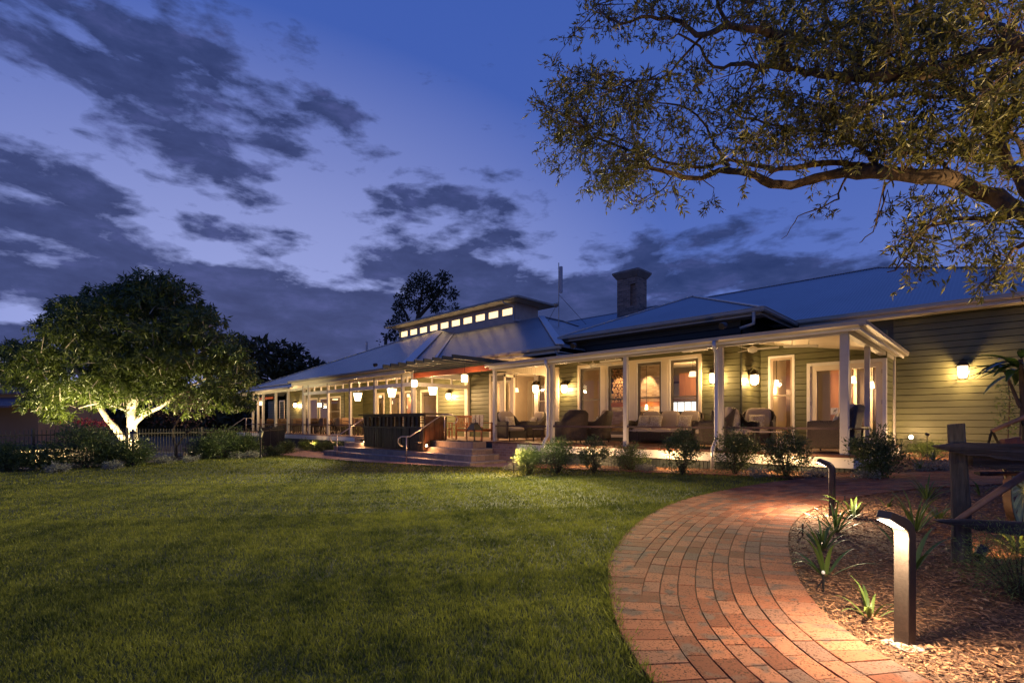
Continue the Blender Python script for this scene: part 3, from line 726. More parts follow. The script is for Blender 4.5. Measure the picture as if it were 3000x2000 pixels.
# --- upper roofs
def roofpart(name, planes, m, th=.05):
    for p in planes: o = MB().slab(p, th).build(name, m, B)
    return o
ZE, P2 = 4.80, .435
def zr(y): return ZE + P2 * (y - 18.2)
def corrugated(poly, zf, pitch=.10, amp=.011):
    xs_ = sorted(p[0] for p in poly); x0, x1 = xs_[0], xs_[-1]; n = int((x1 - x0) / pitch * 4); V, F = [], []
    for i in range(n + 1):
        x = x0 + (x1 - x0) * i / n; ys_ = []
        for (ax, ay), (bx, by) in zip(poly, poly[1:] + poly[:1]):
            if ax != bx and min(ax, bx) - 1e-6 <= x <= max(ax, bx) + 1e-6: ys_.append(ay + (by - ay) * (x - ax) / (bx - ax))
        o = amp * math.sin(2 * math.pi * (x - x0) / pitch)
        for y in (min(ys_), max(ys_)): V.append((x, y, zf(y) + o + .012))
    for i in range(n): F.append((2 * i, 2 * i + 2, 2 * i + 3, 2 * i + 1))
    return MB().add(V, F).build('corrugated_sheet', roofp, B, smooth=True)
roofp = mat('corrugated_zinc', (.24, .265, .30), .30, metal=.8, var=.07, vs=.6)
corrugated([(-4.85, 18.15), (3.3, 18.15), (-3.5, 25), (-19.6, 25), (-16, 21.4), (-8.45, 18.3)], zr)
roofpart('roof', [[(-4.85, 18.2, ZE), (3.3, 18.2, ZE), (-3.5, 25, zr(25)), (-19.6, 25, zr(25)), (-16, 21.4, zr(21.4)), (-8.45, 18.2, ZE)]], roofx)
roofpart('roof_side', [[(3.3, 18.2, ZE), (3.3, 31.8, ZE), (-3.5, 25, zr(25))], [(-19.6, 25, zr(25)), (-21.5, 26.5, zr(25) - .7), (-18, 22.6, zr(22.6) - 1.6), (-16, 21.4, zr(21.4))]], roofy)
roofpart('roof', [[(-19.6, 25, zr(25)), (-3.5, 25, zr(25)), (3.3, 31.8, ZE), (-19.6, 31.8, ZE)]], roofx)
E1, Y1, xl, xrr = 4.72, 15.0, -12.05, -4.80
xm1 = (xl + xrr) / 2; d1 = (xrr - xl) / 2; P1 = .435
roofpart('roof', [[(xl, Y1, E1), (xrr, Y1, E1), (xm1, Y1 + d1, E1 + P1 * d1)]], roofx)
yb = 22
corrugated([(xl, Y1 - .04), (xrr, Y1 - .04), (xm1, Y1 + d1)], lambda y: E1 + P1 * (y - Y1))
roofpart('roof_side', [[(xrr, Y1, E1), (xrr, yb, E1), (xm1, yb, E1 + P1 * d1), (xm1, Y1 + d1, E1 + P1 * d1)], [(xl, yb, E1), (xl, Y1, E1), (xm1, Y1 + d1, E1 + P1 * d1), (xm1, yb, E1 + P1 * d1)]], roofy)
gutter((xl, Y1), (xrr + .1, Y1), (0, -1), E1 - .13, h=.12); gutter((xrr, Y1 - .12), (xrr, 18.1), (1, 0), E1 - .13, h=.12)
gutter((-4.75, 18.2), (3.4, 18.2), (0, -1), ZE - .14, m=mat('warm_gutter', (.50, .42, .32), .4, metal=.1), h=.13)
MB().box(xl + .05, xrr - .05, Y1 + .02, Y1 + .05, E1 - .20, E1 - .05).box(xrr - .06, xrr - .03, Y1 + .05, 18.2, E1 - .2, E1 - .05).build('eave_fascia', gutterm, B)
MB().box(-4.7, 3.3, 18.22, 18.25, ZE - .24, ZE - .05).box(-4.7, 3.3, 18.25, 18.78, ZE - .22, ZE - .19).build('eave_fascia', cream, B)
MB().box(xl, xrr, Y1 + .05, YW, E1 - .19, E1 - .17).build('eave_soffit', gutterm, B)
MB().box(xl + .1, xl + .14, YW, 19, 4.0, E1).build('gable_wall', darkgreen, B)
# ridge and hip cappings
def cap(pts, r=.09, m=zinc):
    mb = MB(); 
    for a, b in zip(pts, pts[1:]): mb.bar(a, b, r * 2, .035)
    return mb.build('ridge_cap', m, B)
cap([(-19.6, 25, zr(25) + .02), (-3.5, 25, zr(25) + .02)], .07); cap([(-3.5, 25, zr(25) + .02), (3.3, 18.2, ZE + .02)], .08)
cap([(xrr, Y1, E1 + .02), (xm1, Y1 + d1, E1 + P1 * d1 + .02), (xl, Y1, E1 + .02)], .08)

# --- main hall roof R3 with clerestory
YT, ZT = 20.5, 7.42
XH = -39.5
# left, low eave part; middle raised part; right part
roofpart('roof', [[(XH, 11.9, 3.53), (-29.3, 11.9, 3.53), (-29.3, YT, ZT - .02), (XH + 8.6, YT, ZT - .02)]], roofx)
roofpart('roof', [[(-29.4, 11.9, 3.86), (-17.7, 11.9, 3.86), (-25.9, 20.1, ZT + .0), (-29.4, YT, ZT + .02)]], roofx)
roofpart('roof', [[(-18.6, 14, 4.22), (-11.2, 14, 4.22), (-17.7, YT, 7.15), (-25.1, YT, 7.15)]], roofx)
roofpart('roof_side', [[(-17.7, 11.9, 3.86), (-17.7, 13.1, 3.86), (-25.1, YT, 7.17), (-25.9, 20.1, ZT)], [(-11.2, 14, 4.22), (-11.2, 29, 4.22), (-17.7, 22.5, 7.15), (-17.7, YT, 7.15)], [(XH, 31, 3.53), (XH, 11.9, 3.53), (XH + 8.6, YT, ZT - .02), (XH + 8.6, 22.4, ZT - .02)]], roofy)
roofpart('roof', [[(XH + 8.6, 22.4, ZT - .02), (-17.7, 22.4, 7.15), (-11.2, 29, 4.22), (XH, 31, 3.53)], [(XH + 8.6, YT, ZT - .03), (-17.7, YT, 7.14), (-17.7, 22.4, 7.14), (XH + 8.6, 22.4, ZT - .03)]], roofx)
cap([(-17.7, 11.9, 3.9), (-25.5, 19.7, ZT - .15)], .2); cap([(-11.2, 14, 4.26), (-17.7, YT, 7.19)], .16); cap([(-18.3, 13.75, 4.2), (-25.1, YT, 7.2)], .05); cap([(XH, 11.9, 3.55), (XH + 8.6, YT, ZT)], .07); cap([(-17.7, YT, 7.19), (-17.7, 22.4, 7.19), (-11.2, 29, 4.26)], .08)
gutter((-29.45, 11.9), (-17.6, 11.9), (0, -1), 3.74); gutter((XH, 11.9), (-29.45, 11.9), (0, -1), 3.42)
gutter((-18.6, 14), (-11.15, 14), (0, -1), 4.09, m=mat('warm_gutter', (.50, .42, .32), .4)); 
MB().box(-29.4, -17.9, 12.0, 12.03, 3.56, 3.78).box(XH, -29.45, 12.0, 12.03, 3.32, 3.45).box(-18.4, -11.3, 14.05, 14.08, 3.98, 4.12).build('eave_fascia', cream, B)
MB().box(-29.4, -17.9, 12.03, YF, 3.60, 3.62).box(-17.9, -11.3, 14.08, YW - .02, 4.0, 4.03).build('eave_soffit', cream, B)
# clerestory
CX0, CX1 = -31.2, -19.6
nW = 10; 
mb = MB(); zb, zc0, zc1, zc2 = 7.10, 7.55, 8.02, 8.26
mb.box(CX0, CX1, YT - .02, YT + .1, zb - .3, zc0); mb.box(CX0, CX1, YT - .02, YT + .1, zc1, zc2)
pw = (CX1 - CX0 - .1) / nW; W0 = pw * .78
for i in range(nW + 1):
    xa = CX0 + .05 + i * pw - (pw - W0) / 2
    mb.box(max(CX0, xa), min(CX1, xa + (pw - W0)), YT - .02, YT + .1, zc0, zc1)
mb.box(CX1 - .1, CX1, YT + .1, 22.3, zb - .3, zc2); mb.box(CX0, CX0 + .1, YT + .1, 22.3, zb - .3, zc2); mb.box(CX0, CX1, 22.3, 22.4, zb - .3, zc2)
mb.build('clerestory_wall', mat('clerestory_cladding', (.42, .34, .30), .55, var=.1), B)
for i in range(nW):
    xa = CX0 + .05 + i * pw + (pw - W0) / 2; xb = xa + W0
    f = MB(); f.box(xa, xa + .05, YT - .05, YT, zc0, zc1).box(xb - .05, xb, YT - .05, YT, zc0, zc1).box(xa + .05, xb - .05, YT - .05, YT, zc0, zc0 + .05).box(xa + .05, xb - .05, YT - .05, YT, zc1 - .05, zc1)
    w = f.build('clerestory_window', cream, B)
    MB().poly([(xa + .05, YT - .01, zc0 + .05), (xb - .05, YT - .01, zc0 + .05), (xb - .05, YT - .01, zc1 - .05), (xa + .05, YT - .01, zc1 - .05)]).build('pane', emclere, w)
ex0, ex1, ey0, ey1, ez = CX0 - .7, CX1 + .75, YT - .7, 23.1, zc2
hh = (ey1 - ey0) / 2; zrd = ez + .12 + .30 * hh
rr_ = MB(); rr_.slab([(ex0, ey0, ez + .1), (ex1, ey0, ez + .1), (ex1 - hh, ey0 + hh, zrd), (ex0 + hh, ey0 + hh, zrd)], .08); rr_.slab([(ex1, ey0, ez + .1), (ex1, ey1, ez + .1), (ex1 - hh, ey0 + hh, zrd)], .08)
rr_.slab([(ex1, ey1, ez + .1), (ex0, ey1, ez + .1), (ex0 + hh, ey0 + hh, zrd), (ex1 - hh, ey0 + hh, zrd)], .08); rr_.slab([(ex0, ey1, ez + .1), (ex0, ey0, ez + .1), (ex0 + hh, ey0 + hh, zrd)], .08)
rr_.build('clerestory_roof', roofx, B)
MB().box(ex0 + .1, ex1 - .1, ey0 + .1, ey1 - .1, ez, ez + .03).build('clerestory_soffit', cream, B)
gutter((ex0, ey0), (ex1, ey0), (0, -1), ez - .0, h=.11); gutter((ex1, ey0 - .1), (ex1, ey1), (1, 0), ez - .0, h=.11)
# downpipes
def downpipe(pts, r=.045, m=downm):
    return MB().tube(pts, r, 8).build('downpipe', m, B, smooth=True)
for px in (1604, 2096):
    x = onY(px, YF - .16)
    downpipe([(x, YF - .24, BZ + .12), (x, YF - .24, BZ - .02), (x + .02, YF - .16, BZ - .15), (x + .02, YF - .16, DZ + .25), (x + .02, YF - .36, DZ + .05), (x + .02, YF - .38, .30 if px > 2000 else .25)], .052)
downpipe([(CX1 - .35, ey0, ez), (CX1 - .32, ey0 + .1, ez - .1), (CX1 - .06, YT - .1, ez - .22), (CX1 - .06, YT - .1, 7.25), (CX1 + .45, YT - .15, 7.12)]); downpipe([(CX0 - .1, ey0, ez), (CX0 + .1, YT - .1, ez - .2), (CX0 + .1, YT - .1, 7.15)])
downpipe([(onY(2208, 14.9), 14.9, E1 - .12), (onY(2208, 14.9), 14.9, E1 - .45), (onY(2170, 14.9), 14.85, E1 - .55)], .05, gutterm)
downpipe([(onY(1628, 14), 14, 4.1), (onY(1628, 14), 14.1, 3.9), (onY(1655, 14), 14.2, 3.85)], .05, gutterm)
# chimney (behind the main ridge)
ch = MB(); cx0, cx1, cy0, cy1 = -15.2, -13.95, 24.0, 25.0
CH = empty('chimney', (0, 0, 0)); CH.parent = B
ch.box(cx0, cx0 + .82, cy0, cy1, 6.6, 9.35).box(cx0 + .82, cx1 - .12, cy0 + .14, cy1, 6.6, 8.95).box(cx1 - .12, cx1, cy0, cy1, 6.6, 9.35).box(cx0 + .82, cx1 - .12, cy0, cy1, 8.95, 9.35).box(cx0 + .82, cx1 - .12, cy0, cy1, 6.6, 7.8)
ch.build('stack', brickchim, CH)
cp = MB(); e = .02; E2 = .2
cp.add([(cx0 - e, cy0 - e, 9.33), (cx1 + e, cy0 - e, 9.33), (cx1 + e, cy1 + e, 9.33), (cx0 - e, cy1 + e, 9.33), (cx0 - E2, cy0 - E2, 9.60), (cx1 + E2, cy0 - E2, 9.60), (cx1 + E2, cy1 + E2, 9.60), (cx0 - E2, cy1 + E2, 9.60), (cx0 - E2, cy0 - E2, 9.69), (cx1 + E2, cy0 - E2, 9.69), (cx1 + E2, cy1 + E2, 9.69), (cx0 - E2, cy1 + E2, 9.69), (cx0 - .05, cy0 - .05, 9.76), (cx1 + .05, cy0 - .05, 9.76), (cx1 + .05, cy1 + .05, 9.76), (cx0 - .05, cy1 + .05, 9.76)],
       [(k + i, k + (i + 1) % 4, k + 4 + (i + 1) % 4, k + 4 + i) for k in (0, 4, 8) for i in range(4)] + [(12, 13, 14, 15)])
cp.build('chimney_cap', mat('chimney_render', (.20, .17, .155), .8, var=.15), CH)

# --- left verandah with transom frames (x -29.4 .. -17.9) and beyond to -39
MB().box(-39.2, -12.99, YD + .02, YW, DZ - .04, DZ).box(-21.2, -12.99, 11.45, YD + .02, DZ - .04, DZ).build('terrace_floor', mat('paved_terrace', (.30, .19, .14), .7, var=.2, vs=6), B)
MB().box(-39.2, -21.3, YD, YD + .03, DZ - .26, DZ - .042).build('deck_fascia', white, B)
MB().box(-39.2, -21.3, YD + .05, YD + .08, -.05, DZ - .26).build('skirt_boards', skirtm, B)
for px in (1208, 1177, 1096, 1024, 959, 903, 888): post(onY(px, YF), YF + .05, DZ, 3.58, .15 if px in (1208, 888) else .12)
for px in (842, 806, 769, 754, 739): post(onY(px, YF), YF + .05, DZ, 3.38, .13)
XS = onY(1208, YF); XL = onY(888, YF)
tr = MB(); 
for z0_, z1_ in ((3.04, 3.20), (3.44, 3.60)): tr.box(XL, XS, YF, YF + .08, z0_, z1_); tr.box(XS - .04, XS + .04, YF + .1, YW, z0_, z1_)
x = XL + .55
while x < XS - .2: tr.box(x - .03, x + .03, YF + .005, YF + .075, 3.20, 3.44); x += .82
for y in (13.4, 14.5): tr.box(XS - .03, XS + .03, y, y + .06, 3.2, 3.44)
tr.box(XL, XS, YF + .005, YF + .05, 3.6, 3.8); tr.box(XS - .02, XS + .02, YF + .1, YW, 3.6, 4.2)
tr.box(-38.9, XL - .06, YF, YF + .1, 3.36, 3.48)
tr.build('transom_frame', white, B)
MB().box(XS - .11, XS + .11, YW - .16, YW - .02, DZ, 3.6).build('wall_pilaster', cream, B)
# ceiling over the left verandah
MB().box(-39, XS - .05, YF + .06, YW - .02, 3.83, 3.85).build('verandah_ceiling', cream, B)
# wall behind it with openings
ops = []
def op(pa, pb, z0_, z1_): ops.append((onY(pa, YW), onY(pb, YW), z0_, z1_))
for a, b in ((787, 806), (820, 835), (900, 932), (935, 962), (965, 1000), (1105, 1128), (1143, 1175), (1185, 1222), (1232, 1284)): op(a, b, DZ, 3.18)
ops.sort(); rects = []; xp = -39.0
for x0, x1, z0_, z1_ in ops: rects += [(xp, x0, DZ, 3.95), (x0, x1, z1_, 3.95)]; xp = x1
rects.append((xp, -17.9, DZ, 3.95)); wallrect(rects, YW)
for k, (x0, x1, z0_, z1_) in enumerate(ops):
    if k % 3 == 1: window(x0, x1, DZ + .02, z1_, YW, 2.2, sash=taupe, fr=cream, fw=.09)
    else: glazed_door(x0, x1, DZ + .01, z1_, YW, mid=False, sw=.13, bottom=.3)
wallrect([(YW - 1.2, YW, DZ, 3.85)], -27.6, 'y', 1)
MB().box(onY(745, 13), onY(797, 13), 13.0, 13.08, 3.06, 3.2).build('valance_beam', redbeam, B)

# --- pergola over the steps
PG = MB(); PG.box(XS + .06, -13.0, YF + .0, YF + .1, 3.36, 3.56); PGo = PG.build('pergola_beam', redbeam, B)
for i in range(9):
    x = -17.55 + i * .54
    MB().box(x - .035, x + .035, 10.75, YW - .1, 3.64, 3.78).build('pergola_rafter', darkgreen, B)
MB().box(XS + .06, -13.0, YF + .01, YF + .09, 3.562, 3.638).build('pergola_packer', darkgreen, B)

# --- balustrade rails
rl = MB(); rz = DZ + .52
xsq = [-12.93] + PX[1:] + [XE]
for a, b in zip(xsq, xsq[1:]): rl.box(a + .07, b - .07 if b != XE else b - .09, YF + .0, YF + .09, rz, rz + .05)
rl.box(XE - .04, XE + .05, YF + .13, 14.88, rz, rz + .05); rl.box(XE - .04, XE + .05, 17.52, 18.58, rz, rz + .05); rl.box(-2.42, -2.0, YF + .5, YF + .9, rz + .0, rz + .03)
rl.box(-38.5, XS - 3.6, YF + 0, YF + .09, rz, rz + .05)
rl.build('balustrade_rail', railm, B)
gr_ = MB()
for y in (13.0, 13.06, 13.12, 13.18): gr_.box(XE - .02, XE + .03, y * 1.0, y + .035, DZ, rz)
for y in (14.3, 14.36, 14.42): gr_.box(XE - .02, XE + .03, y, y + .035, DZ, rz)
gr_.build('balusters', railm, B)

# --- interior rooms
def room(x0, x1, y0, y1, z1, wm, fl=brown, ce=cream):
    r = MB(); r.box(x0, x1, y1, y1 + .1, DZ, z1); r.box(x0 - .1, x0, y0, y1 + .1, DZ, z1); r.box(x1, x1 + .1, y0, y1 + .1, DZ, z1); r.build('interior_wall', wm, B)
    MB().box(x0, x1, y0, y1, DZ - .03, DZ + .002).build('interior_floor', fl, B); MB().box(x0 - .1, x1 + .1, y0, y1 + .1, z1, z1 + .05).build('interior_ceiling', ce, B)
room(-12.6, XRC - .15, YW + .13, 21.5, 3.95, innerwall)
room(-18.3, -12.8, YW + .13, 21.5, 3.95, innerwall)
room(-38.8, -18.5, YW + .13, 20.2, 3.8, innerwall)
room(XRC + .1, -2.48, YR + .13, 21, 3.75, innerwall)
# lounge: brick breast, log wall, mantel, panelling, bright shelves
FY = 19.0
bx0, bx1 = onY(1842, FY), onY(1936, FY); lx0 = onY(1788, FY)
MB().box(bx0, bx1, FY, FY + .9, DZ, 3.94).box(lx0, bx0, FY + .12, FY + .9, DZ, 2.30).build('fireplace_breast', brickin, B)
lg = MB(); random.seed(3)
z = 2.42
row = 0
while z < 3.9:
    x = lx0 + .07 + (row % 2) * .07
    while x < bx0 - .03:
        r = random.uniform(.055, .078); Mx = Matrix.Translation((x, FY + .1 + random.uniform(0, .03), z + random.uniform(-.012, .012))) @ Matrix.Rotation(rad(90), 4, 'X')
        lg.lathe([(r, -.3), (r, 0)], 12, M=Mx); x += .152
    z += .135; row += 1
lg.build('stacked_logs', mat('cut_log_ends', (.50, .33, .19), .8, c2=(.25, .14, .08), vs=9), B)
MB().box(lx0, bx0, FY + .35, FY + .9, 2.3, 3.94).build('log_niche', innerdark, B)
MB().box(lx0 - .1, bx1 + .25, FY - .22, FY - .001, 2.16, 2.34).build('mantel', teak, B)
MB().box(bx0 + .25, bx1 - .3, FY - .03, FY - .001, DZ + .2, 1.95).build('fireplace_opening', innerdark, B)
PY = 20.6
MB().box(-12.5, lx0, PY, PY + .06, 2.2, 3.55).box(bx1 + .02, XRC - .2, PY, PY + .06, 2.55, 3.6).build('wood_panelling', woodpanel, B)
MB().box(-12.5, lx0, PY - .05, PY, DZ, 2.2).build('wine_rack', innerdark, B)
wr = MB()
for i in range(16):
    for j in range(8):
        wr.lathe([(.03, 0), (.03, .06)], 6, M=Matrix.Translation((-12.4 + i * .13, PY - .12, 1.0 + j * .15)) @ Matrix.Rotation(rad(90), 4, 'X'))
wr.build('wine_bottles', mat('bottle_ends', (.4, .28, .1), .3), B)
sx0, sx1 = onY(1972, PY), onY(2052, PY)
MB().box(sx0, sx1 + .3, PY - .03, PY, 1.25, 2.36).build('backlit_bar_panel', emscreen, B)
sh = MB(); 
for i in range(6): x = sx0 + (sx1 + .3 - sx0) * i / 5; sh.box(x - .012, x + .012, PY - .22, PY - .2, 1.25, 2.4)
for z in (1.25, 1.6, 1.95, 2.36): sh.box(sx0, sx1 + .3, PY - .22, PY - .2, z - .01, z + .01)
sh.box(sx0, sx1 + .3, PY - .3, PY - .04, 2.38, 2.5)
sh.build('bar_shelves', innerdark, B)
bt = MB()
for i in range(9):
    x = sx0 + .15 + i * (sx1 - sx0) / 8.5; z = (1.26, 1.61)[i % 2]; bt.lathe([(.035, 0), (.035, .13), (.012, .18), (.012, .25)], 8, c=(x, PY - .16, z))
bt.build('bottles', mat('amber_glass', (.25, .09, .02), .2), B)
# recess room: wood panels, framed glazing
MB().box(RD0 + .25, RD0 + .85, 18.9, 18.96, DZ, 3.3).box(RD1 - .5, RD1 - .22, 19.2, 19.26, DZ, 3.1).box(XRC + .1, RD0 - .5, 19.6, 19.66, DZ, 3.7).build('wood_panelling', woodpanel, B)
MB().box(RD0 + .95, RD0 + 1.55, 19.5, 19.55, DZ, 3.3).box(-5.2, -5.05, 18.7, 18.75, 1.2, 2.6).build('dark_glazing', innerdark, B)
MB().box(RD0 + .86, RD0 + .94, 19.0, 19.06, DZ, 3.3).box(RD0 + 1.24, RD0 + 1.3, 19.4, 19.45, DZ, 3.3).build('interior_frames', cream, B)
MB().tube([(-4.95, 19.54, 1.6), (-4.95, 19.5, 1.62), (-4.95, 19.5, 2.0), (-4.95, 19.54, 2.02)], .015, 6).build('pull_handle', steel, B)
# dado, picture rails and framed panels so the rooms are not bare
for (xa, xb, yy, nm) in ((-12.5, XRC - .2, 21.48, 0), (-18.2, -12.9, 21.48, 0), (-38.6, -18.6, 20.18, 0)):
    m = MB().box(xa, xb, yy - .03, yy, 1.72, 1.80).box(xa, xb, yy - .03, yy, 3.25, 3.33); x = xa + .3
    while x < xb - .7: m.box(x, x + .04, yy - .02, yy, DZ, 1.72); x += .45
    m.build('wainscot', innerdark, B)
m = MB()
for x in (-13.9, -15.6, -17.3, -20.3, -22.9, -25.3, -28.3, -30.5, -33.5): m.box(x - .35, x + .35, 20.05 if x < -18.5 else 21.35, 20.09 if x < -18.5 else 21.39, 1.9, 2.9)
m.build('framed_pictures', mat('dark_pictures', (.10, .07, .05), .3, c2=(.25, .2, .15), vs=3), B)
for x, w_ in ((-14.4, 'behind the narrow window left of the pilaster'), (-15.8, 'behind the folding doors'), (-21.0, 'in the hall behind the pallet bar'), (-24.6, 'in the hall behind the far sash windows')):
    t = empty('indoor_table', (x, 17.75, DZ), 0, 'dark indoor table ' + w_, 'table', 'tables inside the rooms'); MB().box(-.5, .5, -.35, .35, .71, .75).build('table_top', innerdark, t); MB().lathe([(.25, 0), (.22, .03), (.04, .06), (.04, .70)], 10).build('pedestal', innerdark, t)
    t = empty('indoor_chair', (x + .75, 17.8, DZ), rad(-80), 'dark indoor chair beside the table ' + w_, 'chair', 'chairs inside the rooms'); MB().box(-.22, .22, .19, .23, .44, .96).build('backrest', innerdark, t); MB().box(-.22, .22, -.22, .22, .42, .46).build('seat', innerdark, t)
    for i in (-1, 1):
        for j in (-1, 1): MB().box(i * .2 - .018, i * .2 + .018, j * .2 - .018, j * .2 + .018, 0, .419).build('leg', innerdark, t)
# folding door room: kitchen glow and dark joinery
MB().box(-16.1, -14.9, 21.3, 21.45, 2.3, 3.7).box(-14.5, -13.1, 20.4, 20.5, DZ, 3.4).build('dark_joinery', innerdark, B)
MB().box(-15.9, -15.0, 21.25, 21.29, 1.25, 2.25).build('kitchen_servery', emkitchen, B)
MB().box(-17.6, -17.2, 17.4, 17.5, DZ, 3.5).box(-16.6, -16.3, 18.2, 18.3, DZ, 3.5).box(-19.4, -18.7, 17.5, 17.6, DZ, 3.4).box(-21.2, -20.6, 17.2, 17.3, DZ, 3.4).box(-24.5, -23.9, 17.2, 17.3, DZ, 3.4).build('interior_piers', cream, B)
MB().box(-20.5, -19.6, 18.6, 18.7, DZ, 3.2).box(-23.2, -22.2, 18.6, 18.7, DZ, 3.2).box(-27.5, -26.2, 18.6, 18.7, DZ, 3.2).box(-36, -33, 18.6, 18.7, DZ, 3.4).build('wood_panelling', woodpanel, B)
# ---------------------------------------------------------------- lamps
def lantern_wall(loc, rz, label, power, s=1.35):
    """coach lantern on a bracket; local -y points away from the wall"""
    t = empty('wall_lantern', loc, rz, label, 'wall lamp', 'coach lanterns on the clubhouse walls')
    MB().box(-.05 * s, .05 * s, -.02, 0, -.02 * s, .22 * s).tube([(0, -.02, .17 * s), (0, -.07 * s, .24 * s), (0, -.125 * s, .22 * s)], .012 * s, 6).build('bracket', lanternmetal, t)
    a = .085 * s; b = .10 * s; c = Vector((0, -.125 * s, 0))
    h = MB(); h.lathe([(.13 * s, .10 * s), (.12 * s, .125 * s), (.075 * s, .165 * s), (.065 * s, .20 * s), (.02 * s, .215 * s)], 4, M=Matrix.Translation(c) @ Matrix.Rotation(rad(45), 4, 'Z'))
    h.build('hood', lanternmetal, t)
    fr = MB()
    for i in (-1, 1):
        for j in (-1, 1): fr.bar(c + Vector((i * a, j * a, .10 * s)), c + Vector((i * a * .82, j * a * .82, -.14 * s)), .01 * s, .01 * s)
    for q in (-1, 1): fr.box(-a * .85, a * .85, c.y + q * a * .82 - .006, c.y + q * a * .82 + .006, -.155 * s, -.14 * s); fr.box(q * a * .82 - .006, q * a * .82 + .006, c.y - a * .8, c.y + a * .8, -.153 * s, -.142 * s)
    fr.build('cage', lanternmetal, t)
    MB().lathe([(.03 * s, -.13 * s), (.075 * s, -.10 * s), (.09 * s, .0), (.085 * s, .085 * s), (.03 * s, .09 * s)], 12, c=c).build('glass', emlamp, t, smooth=True)
    l = light('lantern_light', c + Vector((0, -.03, -.03 * s)), power, size=.05 * s, parent=t)
    l.visible_camera = True
    return t
emlamp_nc = emlamp
def noshadow(o): pass
PWL = 160
for px, py, Y, lab in ((1662, 1138, YW, 'coach lantern on the green wall between the white pilaster and the four sash windows'), (1578, 1138, YW, 'coach lantern left of the white pilaster, beside the open folding doors'),
                       (2098, 1107, YW, 'coach lantern half hidden behind the verandah downpipe near the wall corner'), (1323, 1160, YW, 'coach lantern beyond the pergola, left of the folding doors')):
    x = onY(px, YW); D = -s_ * x + c_ * YW; lantern_wall((x, YW - .03, CZ - (py - H_) * D / F_), 0, lab, PWL)
lantern_wall((XRC + .03, 16.1, 2.80), rad(90), 'coach lantern on the short return wall beside the tall window', PWL)
x = onY(2822, YG); lantern_wall((x, YG - .03, 2.90), 0, 'lone coach lantern on the wide green wall behind the timber post', PWL * 1.0, 1.45)
x = onY(873, YW); lantern_wall((x, YW - .03, 2.75), 0, 'distant coach lantern at the far end of the long verandah', PWL * 1.3, 1.4)

def pendant(loc, top, label, power, s=1.0):
    t = empty('pendant_lantern', loc, 0, label, 'pendant lamp', 'tapered lanterns hanging in the far verandah')
    MB().tube([(0, 0, .25 * s), (0, 0, top - loc[2])], .01, 6).build('chain', lanternmetal, t)
    MB().lathe([(.30 * s, .13 * s), (.27 * s, .16 * s), (.12 * s, .22 * s), (.03 * s, .27 * s)], 4, M=Matrix.Rotation(rad(45), 4, 'Z')).build('hood', lanternmetal, t)
    MB().lathe([(.15 * s, -.30 * s), (.25 * s, .13 * s)], 4, M=Matrix.Rotation(rad(45), 4, 'Z')).build('glass', emlamp, t)
    fr = MB()
    for k in range(4):
        a = rad(45 + 90 * k); c, s2 = math.cos(a), math.sin(a); fr.bar((.152 * s * c, .152 * s * s2, -.31 * s), (.256 * s * c, .256 * s * s2, .13 * s), .014, .014)
    fr.build('cage', lanternmetal, t)
    light('pendant_light', (0, 0, -.36 * s), power, size=.08, parent=t); return t
for px, py, Y, lab in ((1048, 1158, 13.6, 'tapered verandah pendant above the dining tables, left of the pallet bar'), (1148, 1146, 13.6, 'tapered verandah pendant over the middle of the pallet bar'), (1268, 1138, 14.2, 'tapered verandah pendant above the right end of the pallet bar')):
    x = onY(px, Y); D = -s_ * x + c_ * Y; pendant((x, Y, CZ - (py - H_) * D / F_), 3.83, lab, 240, .95)
def jar(loc, top, label, power, r=.12):
    t = empty('jar_pendant', loc, 0, label, 'pendant lamp', 'small round pendants under beams')
    MB().tube([(0, 0, r), (0, 0, top - loc[2])], .008, 6).build('cord', blackmetal, t)
    MB().lathe([(r * .7, -r * 1.1), (r, -r), (r, r), (r * .6, r * 1.15)], 12).build('glass', emlamp, t, smooth=True)
    MB().lathe([(r * .5, r * 1.1), (r * .35, r * 1.5)], 10).build('holder', lanternmetal, t)
    light('pendant_light', (0, 0, -r * 1.4), power * 3, size=.08, parent=t); return t
for px, py, Y, lab, pw in ((1214, 1123, 11.9, 'round jar pendant hanging in front of the left end of the red pergola beam', 30), (1361, 1108, 11.9, 'round jar pendant hanging in front of the right half of the red pergola beam', 30),
                       (731, 1182, 11.7, 'small glowing globe pendant at the far end beside the big tree', 26), (765, 1181, 13.2, 'small glowing globe pendant inside the far end bay', 26), (936, 1186, 14.3, 'small glowing pendant above the far dining tables', 26)):
    x = onY(px, Y); D = -s_ * x + c_ * Y; z = CZ - (py - H_) * D / F_; jar((x, Y, z), 3.62 if px > 1100 else 3.4, lab, pw, .12 if px > 1100 else .11)

# interior lamps
def shade(loc, top, label, r=.16, power=40, m=None):
    t = empty('interior_pendant', loc, 0, label, 'pendant lamp', 'shaded lamps hanging inside the rooms')
    MB().tube([(0, 0, .1), (0, 0, top - loc[2])], .01, 6).build('cord', blackmetal, t)
    MB().lathe([(r, -.1), (r * .7, .1)], 12).build('lamp_shade', m or emsoft, t, smooth=True)
    light('room_light', (0, 0, -.25), power * 2.3, size=.12, parent=t); return t
def atY(px, py, Y):
    x = onY(px, Y); D = -s_ * x + c_ * Y; return (x, Y, CZ - (py - H_) * D / F_)
shade(atY(2030, 1095, 19.6), 3.95, 'cluster lamp glowing inside beside the wood panelling, seen through the right sash window', .17, 75)
shade(atY(1714, 1118, 20), 3.95, 'narrow lamp glowing inside, seen through the leftmost sash window', .1, 55)
shade(atY(1894, 1192, 18.4), 3.95, 'small bright lamp before the fireplace, seen below the mantel', .06, 20, emlamp)
